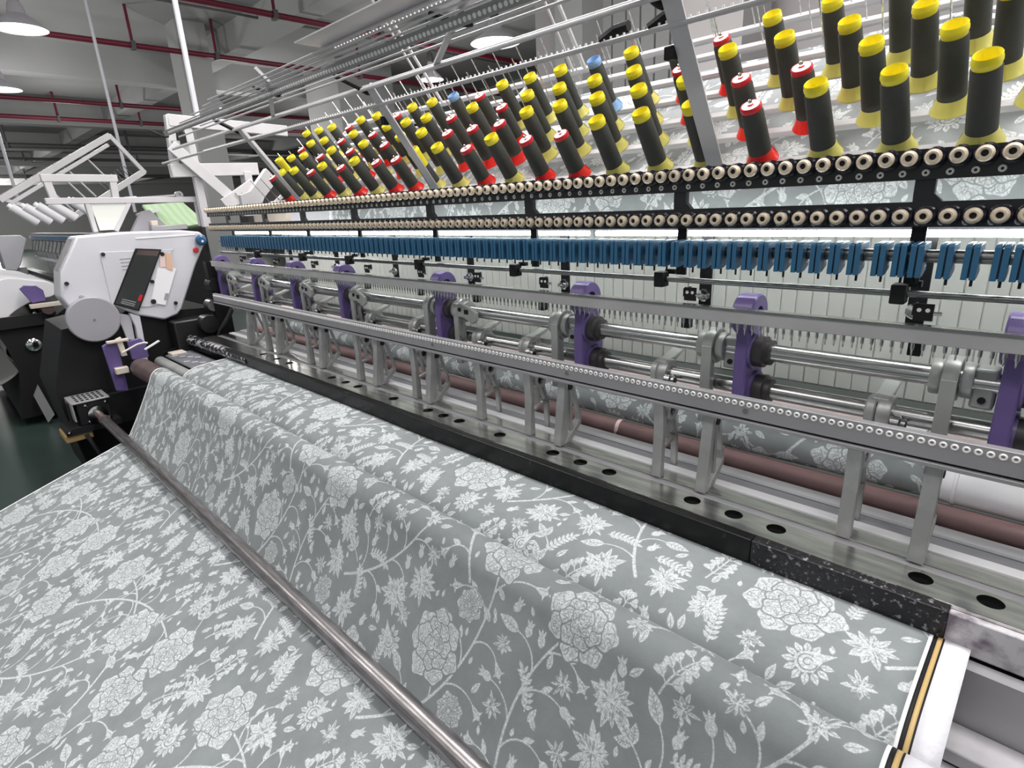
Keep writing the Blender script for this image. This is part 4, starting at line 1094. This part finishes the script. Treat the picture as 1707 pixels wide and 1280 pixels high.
# black machine base beneath the head
mbse = thing('machine_base', 'black machine base plate under the white control head', 'machine base', W(-4.7, 0.9, -1.7))
MB().prismW([(0.52, -0.62), (0.86, -0.58), (1.42, -0.62), (1.42, -1.62), (0.46, -1.62), (0.40, -1.0)], -5.1, -4.46).build('side_plate', M['black_matt'], mbse)
MB().box(W(-4.40, 1.20, -1.7), W(0.42, 1.62, -0.87)).build('lower_body', M['black_matt'], mbse)
MB().prismW([(1.10, -1.7), (1.58, -1.7), (1.58, 0.03), (1.36, 0.03), (1.30, -0.50), (1.12, -0.72)], 0.42, 0.47).build('end_plate', M['black_matt'], mbse, bev=0.004)
MB().box(W(-4.5, 1.10, -1.02), W(-4.30, 1.44, -0.66)).build('gear_case', M['black'], mbse, bev=0.01)
MB().cyl(W(-4.32, 1.30, -0.70), W(-4.22, 1.30, -0.70), 0.06, n=20).build('motor', M['black'], mbse)
MB().cyl(W(-4.32, 1.39, -0.44), W(-4.22, 1.39, -0.44), 0.045, n=20).build('motor', M['black'], mbse)
MB().cyl(W(-4.34, 1.36, -0.58), W(-4.25, 1.36, -0.58), 0.04, n=20).build('pulley', M['pipe'], mbse)
MB().prismW([(1.36, -0.28), (1.46, -0.30), (1.46, -0.95), (1.36, -0.95)], -4.30, -4.24).build('end_bracket', M['black_matt'], mbse)
MB().pipe([W(-4.2, 1.30, -0.86), W(-4.16, 1.34, -0.74), W(-4.14, 1.40, -0.66), W(-4.14, 1.44, -0.6)], 0.016, 10).build('hose', M['black'], mbse)
MB().pipe([W(-4.5, 1.02, -0.90), W(-4.35, 1.12, -0.84), W(-4.2, 1.27, -0.80)], 0.010, 8).build('hose', M['black'], mbse)
MB().box(W(-4.28, 1.02, -0.865), W(-4.18, 1.11, -0.845)).build('pad', M['cream'], mbse, bev=0.004)
MB().box(W(-4.35, 0.42, -1.25), W(-4.30, 1.0, -1.05)).build('cross_beam', M['black'], mbse)
MB().box(W(-4.36, 0.40, -1.62), W(-4.28, 1.42, -1.52)).build('foot_rail', M['black'], mbse)
sh = thing('wrapped_sheet', 'grey film sheet with pale stitches left of the upper fabric fold', 'sheet', W(-3.95, 1.07, -0.85))
MB().box(W(-4.22, 0.99, -0.862), W(-3.615, 1.15, -0.852)).build('sheet', M['grey_sheet'], sh)
for i in range(9):
    x = -4.15 + 0.06 * i; y = 1.01 + 0.028 * (i % 4)
    MB().bar(W(x, y, -0.8515), W(x + 0.012, y + 0.03, -0.8515), 0.005, 0.002).build('stitch', M['paper'], sh)

# roller yoke: two violet plates with cream clamps
yk = thing('roller_yoke', 'violet roller yoke with cream clamps under the control head', 'yoke', W(-4.2, 0.78, -1.05))
MB().prismW([(0.662, -0.722), (0.685, -0.712), (0.735, -0.715), (0.745, -0.74), (0.74, -1.03), (0.675, -1.015)], -4.235, -4.21).build('yoke_plate', M['purple'], yk, bev=0.004)
MB().prismW([(0.795, -0.72), (0.87, -0.71), (0.895, -0.75), (0.895, -0.84), (0.80, -0.84)], -4.235, -4.21).build('yoke_plate', M['purple'], yk, bev=0.004)
MB().prismW([(0.735, -0.69), (0.765, -0.68), (0.775, -0.80), (0.745, -0.80)], -4.21, -4.18).build('clamp_post', M['cream'], yk, bev=0.003)
MB().box(W(-4.21, 0.685, -0.708), W(-4.17, 0.80, -0.694)).build('clamp_bar', M['cream'], yk, bev=0.002)
MB().box(W(-4.21, 0.69, -0.905), W(-4.16, 0.76, -0.865)).build('clamp_foot', M['cream'], yk, bev=0.004)
MB().pipe([W(-4.17, 0.75, -0.775), W(-4.14, 0.83, -0.735), W(-4.11, 0.865, -0.725), W(-4.1, 0.88, -0.73)], 0.006, 8).build('hook', M['eyelet'], yk)
MB().bar(W(-4.14, 0.865, -0.775), W(-4.14, 0.955, -0.735), 0.03, 0.006).build('guard_strip', M['panel'], yk)

# gearbox of the press pipe
gb = thing('pipe_gearbox', 'small black gearbox with slotted grey lid at the pipe end', 'gearbox', W(-4.3, 0.47, -1.19))
MB().box(W(-4.40, 0.455, -1.185), W(-4.22, 0.62, -1.045)).build('case', M['black'], gb, bev=0.004)
ld = MB().box(W(-4.43, 0.435, -1.043), W(-4.205, 0.63, -1.034)).build('lid', M['bar_grey'], gb, bev=0.002)
for i in range(4):
    for j in range(6):
        MB().box(W(-4.405 + 0.048 * i, 0.462 + 0.026 * j, -1.034), W(-4.375 + 0.048 * i, 0.476 + 0.026 * j, -1.033)).build('slot', M['black'], ld)
MB().box(W(-4.43, 0.43, -1.15), W(-4.21, 0.438, -1.035)).build('lid_side', M['bar_grey'], gb)
for y, h in ((0.50, -1.065), (0.605, -1.065), (0.50, -1.17), (0.605, -1.17)):
    MB().lathe([(0.0, 0.012), (0.009, 0.010), (0.010, 0.0)], W(-4.22, y, h), (1, 0, 0), 12).build('bolt', M['chrome'], gb)
MB().box(W(-4.42, 0.37, -1.225), W(-4.2, 0.66, -1.187)).build('base_plate', M['black'], gb)
for y in (0.375, 0.395):
    pass
MB().lathe([(0.0, 0.014), (0.010, 0.012), (0.011, 0.0)], W(-4.2, 0.385, -1.205), (1, 0, 0), 12).build('bolt', M['chrome'], gb)
wb = MB().box(W(-4.44, 0.36, -1.272), W(-4.22, 0.50, -1.227)).build('wood_block', M['cardboard'], bev=0.004)
tag(wb, 'tan wooden block packed under the small black gearbox', 'block')
cb = MB().pipe([W(-4.18, 0.46, -1.23), W(-4.14, 0.49, -1.34), W(-4.1, 0.52, -1.5), W(-4.06, 0.55, -1.69)], 0.012, 8).build('power_cable', M['black'])
tag(cb, 'black cable dropping from the gearbox to the green floor', 'cable')

# white end frame of the creel (goal shaped beams in the plane of the head)
ef = thing('creel_end_frame', 'white beam frame carrying the left end of the creel', 'frame', W(-4.5, 1.5, -0.06))
X0, X1 = -4.53, -4.47
def yb(p, q, w, nm='beam'):
    mb = MB(); mb.bar(W(-4.5, *p), W(-4.5, *q), 0.06 if nm == 'beam' else 0.053, w); return mb.build(nm, M['creel_white'], ef, bev=0.004)
yb((1.385, 0.63), (2.20, 0.60), 0.075); yb((1.34, 0.315), (1.93, 0.33), 0.085)
yb((1.40, 0.66), (1.37, 0.29), 0.05, 'upright'); yb((1.50, 0.63), (1.50, -0.06), 0.045, 'upright'); yb((1.84, 0.31), (1.84, 0.06), 0.09, 'upright')
mb = MB(); mb.bar(W(-4.44, 1.36, 0.47), W(-4.44, 1.77, 0.04), 0.02, 0.075); mb.build('brace', M['creel_white'], ef, bev=0.003)
mb = MB(); mb.bar(W(-4.42, 1.62, 0.08), W(-4.42, 1.86, 0.22), 0.02, 0.09); mb.build('brace', M['creel_white'], ef, bev=0.003)
MB().prismW([(1.37, 0.50), (1.47, 0.50), (1.47, 0.40), (1.44, 0.36)], -4.46, -4.44).build('gusset', M['grey_paint'], ef)
MB().box(W(-4.46, 1.42, 0.47), W(-4.43, 1.46, 0.55)).build('box_clip', M['black_matt'], ef)
for i in range(2):
    MB().cyl(W(-4.4, 1.70 + 0.045 * i, 0.16), W(-4.4, 1.76 + 0.045 * i, 0.08), 0.004, n=6).build('wire', M['steel'], ef)
mb = MB()
for x in (-3.62,):
    mb.prismW([(1.42, 0.0), (1.50, 0.0), (1.56, 0.10), (1.66, 0.20), (1.60, 0.27), (1.48, 0.14), (1.42, 0.12)], x - 0.02, x + 0.02)
mb.build('end_plate', M['creel_white'], ef, bev=0.003)

# ------------------------------------------------------------------ the second machine further left
f2 = thing('beam_gantry', 'white goal shaped beam frame over the far machine', 'frame', W(-4.58, 0.88, -0.05))
def fb(p, q, w, nm='beam'):
    mb = MB(); mb.bar(W(-4.58, p[0] * 0.88, p[1] * 0.88), W(-4.58, q[0] * 0.88, q[1] * 0.88), 0.045 if nm == 'beam' else 0.04, w * 0.88); return mb.build(nm, M['creel_white'], f2, bev=0.003)
fb((0.73, 0.315), (1.18, 0.31), 0.05); fb((0.72, 0.163), (1.70, 0.148), 0.042); fb((0.755, 0.33), (0.775, 0.16), 0.045, 'upright'); fb((1.15, 0.32), (1.14, 0.16), 0.045, 'upright')
fb((0.955, 0.15), (0.965, -0.06), 0.03, 'upright'); fb((1.22, 0.14), (1.09, -0.06), 0.03, 'brace'); fb((1.70, 0.17), (1.70, -0.06), 0.04, 'upright')
mb = MB().prismW([(0.858, 0.123), (1.056, 0.123), (0.96, -0.044), (0.871, -0.044)], -4.57, -4.566).build('mesh_guard', M['panel'], f2)
c2 = thing('far_creel_rack', 'empty white sloping spool rack above the far machine', 'rack', W(-6.5, 1.0, 0.05))
RBN = []
def rb(p, q, w, x=-6.5, nm='side_bar'):
    mb = MB(); RBN.append(1); mb.bar(W(x, *p), W(x, *q), 0.04 - 0.0017 * (len(RBN) % 7), w); return mb.build(nm, M['creel_white'], c2, bev=0.003)
rb((0.60, 0.22), (1.50, 0.755), 0.05); rb((0.66, 0.19), (1.47, 0.675), 0.03); rb((1.49, 0.76), (1.715, 0.435), 0.035); rb((1.03, 0.04), (1.71, 0.45), 0.05); rb((0.62, 0.23), (1.04, 0.05), 0.03)
for s_ in (0.18, 0.34, 0.42, 0.62):
    y0, h0 = 0.66 + 0.81 * s_ + 0.12, 0.19 + 0.485 * s_ + 0.07
    rb((y0, h0), (y0 + 0.16, h0 - 0.23), 0.012, -6.52, 'cross_rod')
for i in range(9):
    y0 = 1.40 + 0.028 * i; h0 = 0.262 + 0.017 * i
    MB().cyl(W(-6.5, y0, h0), W(-6.5, y0 - 0.075, h0 + 0.10), 0.004, n=6).build('pin', M['steel'], c2)
for dy in (0.0, 0.05):
    MB().bar(W(-6.6, 0.40 + dy, 0.13 - dy * 0.3), W(-6.6, 1.3 + dy, 0.66 - dy * 0.3), 0.02, 0.012).build('guide_tube', M['pipe'], c2)
def cone():
    t = thing('yarn_cone', 'x', 'cone', (0, 0, 0), 'white yarn cones on the far machine')
    MB().lathe([(0.0, 0.0), (0.038, 0.0), (0.040, 0.01), (0.034, 0.19), (0.034, 0.20), (0.0, 0.2)], (0, 0, 0), (0, 0, 1), 18).build('yarn', M['white_cloth'], t)
    MB().lathe([(0.012, 0.19), (0.020, 0.20), (0.018, 0.225), (0.010, 0.225)], (0, 0, 0), (0, 0, 1), 12).build('cone_tip', M['paper'], t)
    t.rotation_euler = (math.radians(48), 0, 0)
    return t
cn = cone()
for i, (y, h) in enumerate(((0.80, 0.03), (0.885, 0.03), (0.97, 0.035), (1.06, 0.05), (1.20, 0.07))):
    lab = f'white yarn cone leaning on the far machine, {nth(i)} from the left'
    at = W(-6.4 + 0.02 * i, y, h)
    if i == 0: cn.location = at; cn['label'] = lab
    else: dup(cn, at, lab)
gq = thing('green_quilt', 'pale green quilted fabric coming over the far machine', 'fabric', W(-6.5, 1.85, -0.1))
prg = catmull([(1.55, 0.10), (1.62, 0.165), (1.75, 0.19), (2.0, 0.175)], 4)
mb = MB()
L = [(-6.5, 1.63, 0.150), (-6.5, 1.985, 0.165), (-6.42, 2.07, 0.04), (-6.40, 2.09, -0.05), (-6.35, 1.73, -0.085), (-6.4, 1.71, -0.03)]
mb.add([W(x, y, h) for x, y, h in L] + [W(x - 0.02, y, h - 0.02) for x, y, h in L], [(0, 1, 2, 5), (5, 2, 3, 4), (7, 6, 11, 8), (8, 11, 10, 9), (0, 6, 7, 1), (1, 7, 8, 2), (2, 8, 9, 3), (3, 9, 10, 4), (4, 10, 11, 5), (5, 11, 6, 0)]).build('quilted_cloth', M['green'], gq)
mb = MB(); mb.bar(W(-6.45, 1.58, 0.06), W(-6.45, 1.72, 0.095), 0.3, 0.02); mb.build('folded_end', M['paper'], gq)
gt = thing('take_up_arm', 'pale arm with round pulley over the green quilt', 'machine arm', W(-6.6, 1.8, 0.2))
MB().bar(W(-6.6, 1.60, 0.215), W(-6.6, 2.0, 0.235), 0.05, 0.016).build('arm', M['creel_white'], gt)
MB().cyl(W(-6.6, 1.52, 0.21), W(-6.6, 1.62, 0.215), 0.02, n=12).build('roller_end', M['paper'], gt)
MB().lathe([(0.012, -0.02), (0.036, -0.02), (0.036, 0.02), (0.012, 0.02)], W(-6.58, 1.99, 0.235), (1, 0, 0), 18, close=True).build('pulley', M['bar_grey'], gt)
ga = thing('grey_bracket', 'grey gearbox and bar on top of the control head', 'bracket', W(-4.6, 1.16, -0.066))
MB().prismW([(1.056, -0.066), (1.14, 0.06), (1.19, 0.072), (1.27, -0.034), (1.27, -0.066)], -4.66, -4.60).build('gusset', M['disc_grey'], ga)
MB().box(W(-4.60, 1.165, -0.066), W(-4.55, 1.39, -0.034)).build('bar', M['bar_grey'], ga, bev=0.004)
MB().box(W(-4.60, 1.17, -0.034), W(-4.55, 1.21, 0.0)).build('cap', M['cream'], ga, bev=0.004)

fm = thing('far_machine', 'second quilting machine with black base at the left edge', 'machine', W(-8.0, 0.6, -1.7))
MB().prismW([(0.70, -0.08), (0.93, -0.09), (0.97, -0.14), (0.85, -0.42), (0.80, -0.49), (0.70, -0.47)], -9.4, -9.0).build('end_housing', M['white'], fm, bev=0.01)
MB().box(W(-6.62, 1.62, -1.7), W(-6.30, 2.05, -0.092)).build('rear_stand', M['black_matt'], fm)
MB().box(W(-9.3, 0.72, -1.0), W(-9.05, 0.90, -0.46)).build('pedestal', M['disc_grey'], fm)
MB().box(W(-9.0, 1.00, -0.135), W(-6.0, 1.04, -0.10)).build('blue_rail', M['blue'], fm)
MB().box(W(-9.0, 1.02, -0.10), W(-6.0, 1.06, -0.085)).build('top_rail', M['bar_grey'], fm)
MB().box(W(-9.0, 1.02, -0.085), W(-5.6, 1.10, -0.074)).build('black_rail', M['black'], fm)
MB().box(W(-9.0, 1.10, -0.60), W(-6.0, 1.12, -0.13)).build('back_panel', M['panel'], fm)
MB().box(W(-9.0, 1.00, -0.365), W(-6.0, 1.03, -0.335)).build('needle_bar', M['white'], fm)
for i in range(12):
    x = -8.8 + 0.22 * i
    mb = MB(); mb.bar(W(x, 1.02, -0.155), W(x - 0.06, 0.99, -0.255), 0.06, 0.03); mb.lathe([(0.0, -0.03), (0.05, -0.03), (0.05, 0.03), (0.0, 0.03)], W(x, 1.04, -0.30), (1, 0, 0), 12)
    mb.build('lever', M['cast'], fm)
MB().cyl(W(-9.0, 1.04, -0.30), W(-6.0, 1.04, -0.30), 0.025, n=12).build('shaft', M['shaft'], fm)
MB().box(W(-9.5, 0.92, -0.55), W(-6.0, 1.0, -0.50)).build('bed_rail', M['black'], fm)
MB().prismW([(0.33, -0.82), (0.72, -0.78), (0.95, -0.62), (1.10, -0.62), (1.10, -1.62), (0.30, -1.62), (0.38, -1.2)], -9.0, -6.45).build('base_block', M['black_matt'], fm)
MB().box(W(-6.44, 0.20, -0.82), W(-6.40, 0.74, -0.72)).build('cross_beam', M['black'], fm)
for y, h, r in ((0.53, -0.985, 0.055), (0.62, -1.09, 0.02), (0.53, -0.75, 0.018), (0.60, -0.72, 0.014), (0.60, -1.14, 0.012)):
    MB().lathe([(0.0, 0.03), (r * 0.7, 0.03), (r, 0.02), (r, 0.0)], W(-6.44, y, h), (1, 0, 0), 20).build('chrome_cap', M['chrome'], fm)
MB().prismW([(0.545, -0.50), (0.58, -0.475), (0.66, -0.485), (0.70, -0.53), (0.70, -0.62), (0.60, -0.63)], -6.44, -6.40).build('violet_bracket', M['purple'], fm, bev=0.005)
MB().box(W(-6.40, 0.575, -0.67), W(-6.33, 0.80, -0.635)).build('cream_bar', M['cream'], fm, bev=0.004)
MB().cyl(W(-6.40, 0.69, -0.69), W(-6.34, 0.69, -0.69), 0.045, n=16).build('roller_end', M['roller_wood'], fm)
MB().prismW([(0.42, -1.72 + 0.30), (0.47, -1.33), (0.52, -1.62), (0.46, -1.68)], -6.40, -6.36).build('grey_leg', M['bar_grey'], fm)
wq = thing('white_quilt_roll', 'white quilted fabric draped over the far machine front', 'fabric', W(-7.5, 0.6, -0.6))
MB().prismW([(float(a), float(b)) for a, b in catmull([(0.30, -0.83), (0.31, -0.70), (0.35, -0.55), (0.42, -0.44), (0.51, -0.41), (0.64, -0.44), (0.77, -0.475), (0.81, -0.52), (0.78, -0.60), (0.62, -0.63), (0.45, -0.72), (0.38, -0.83)], 4)], -8.6, -6.55).build('quilted_cloth', M['white_cloth'], wq, bev=0.008)
ds = thing('dust_sheet', 'grey dust sheet hanging below the far machine bed', 'sheet', W(-7.0, 0.35, -1.3))
prd = catmull([(0.42, -0.86), (0.34, -1.0), (0.40, -1.16), (0.30, -1.27), (0.12, -1.33), (-0.3, -1.40)], 5)
sheet('cloth', M['dark_cloth'], -8.6, -6.5, 10, prd, ds, 0.02, thick=0.01)
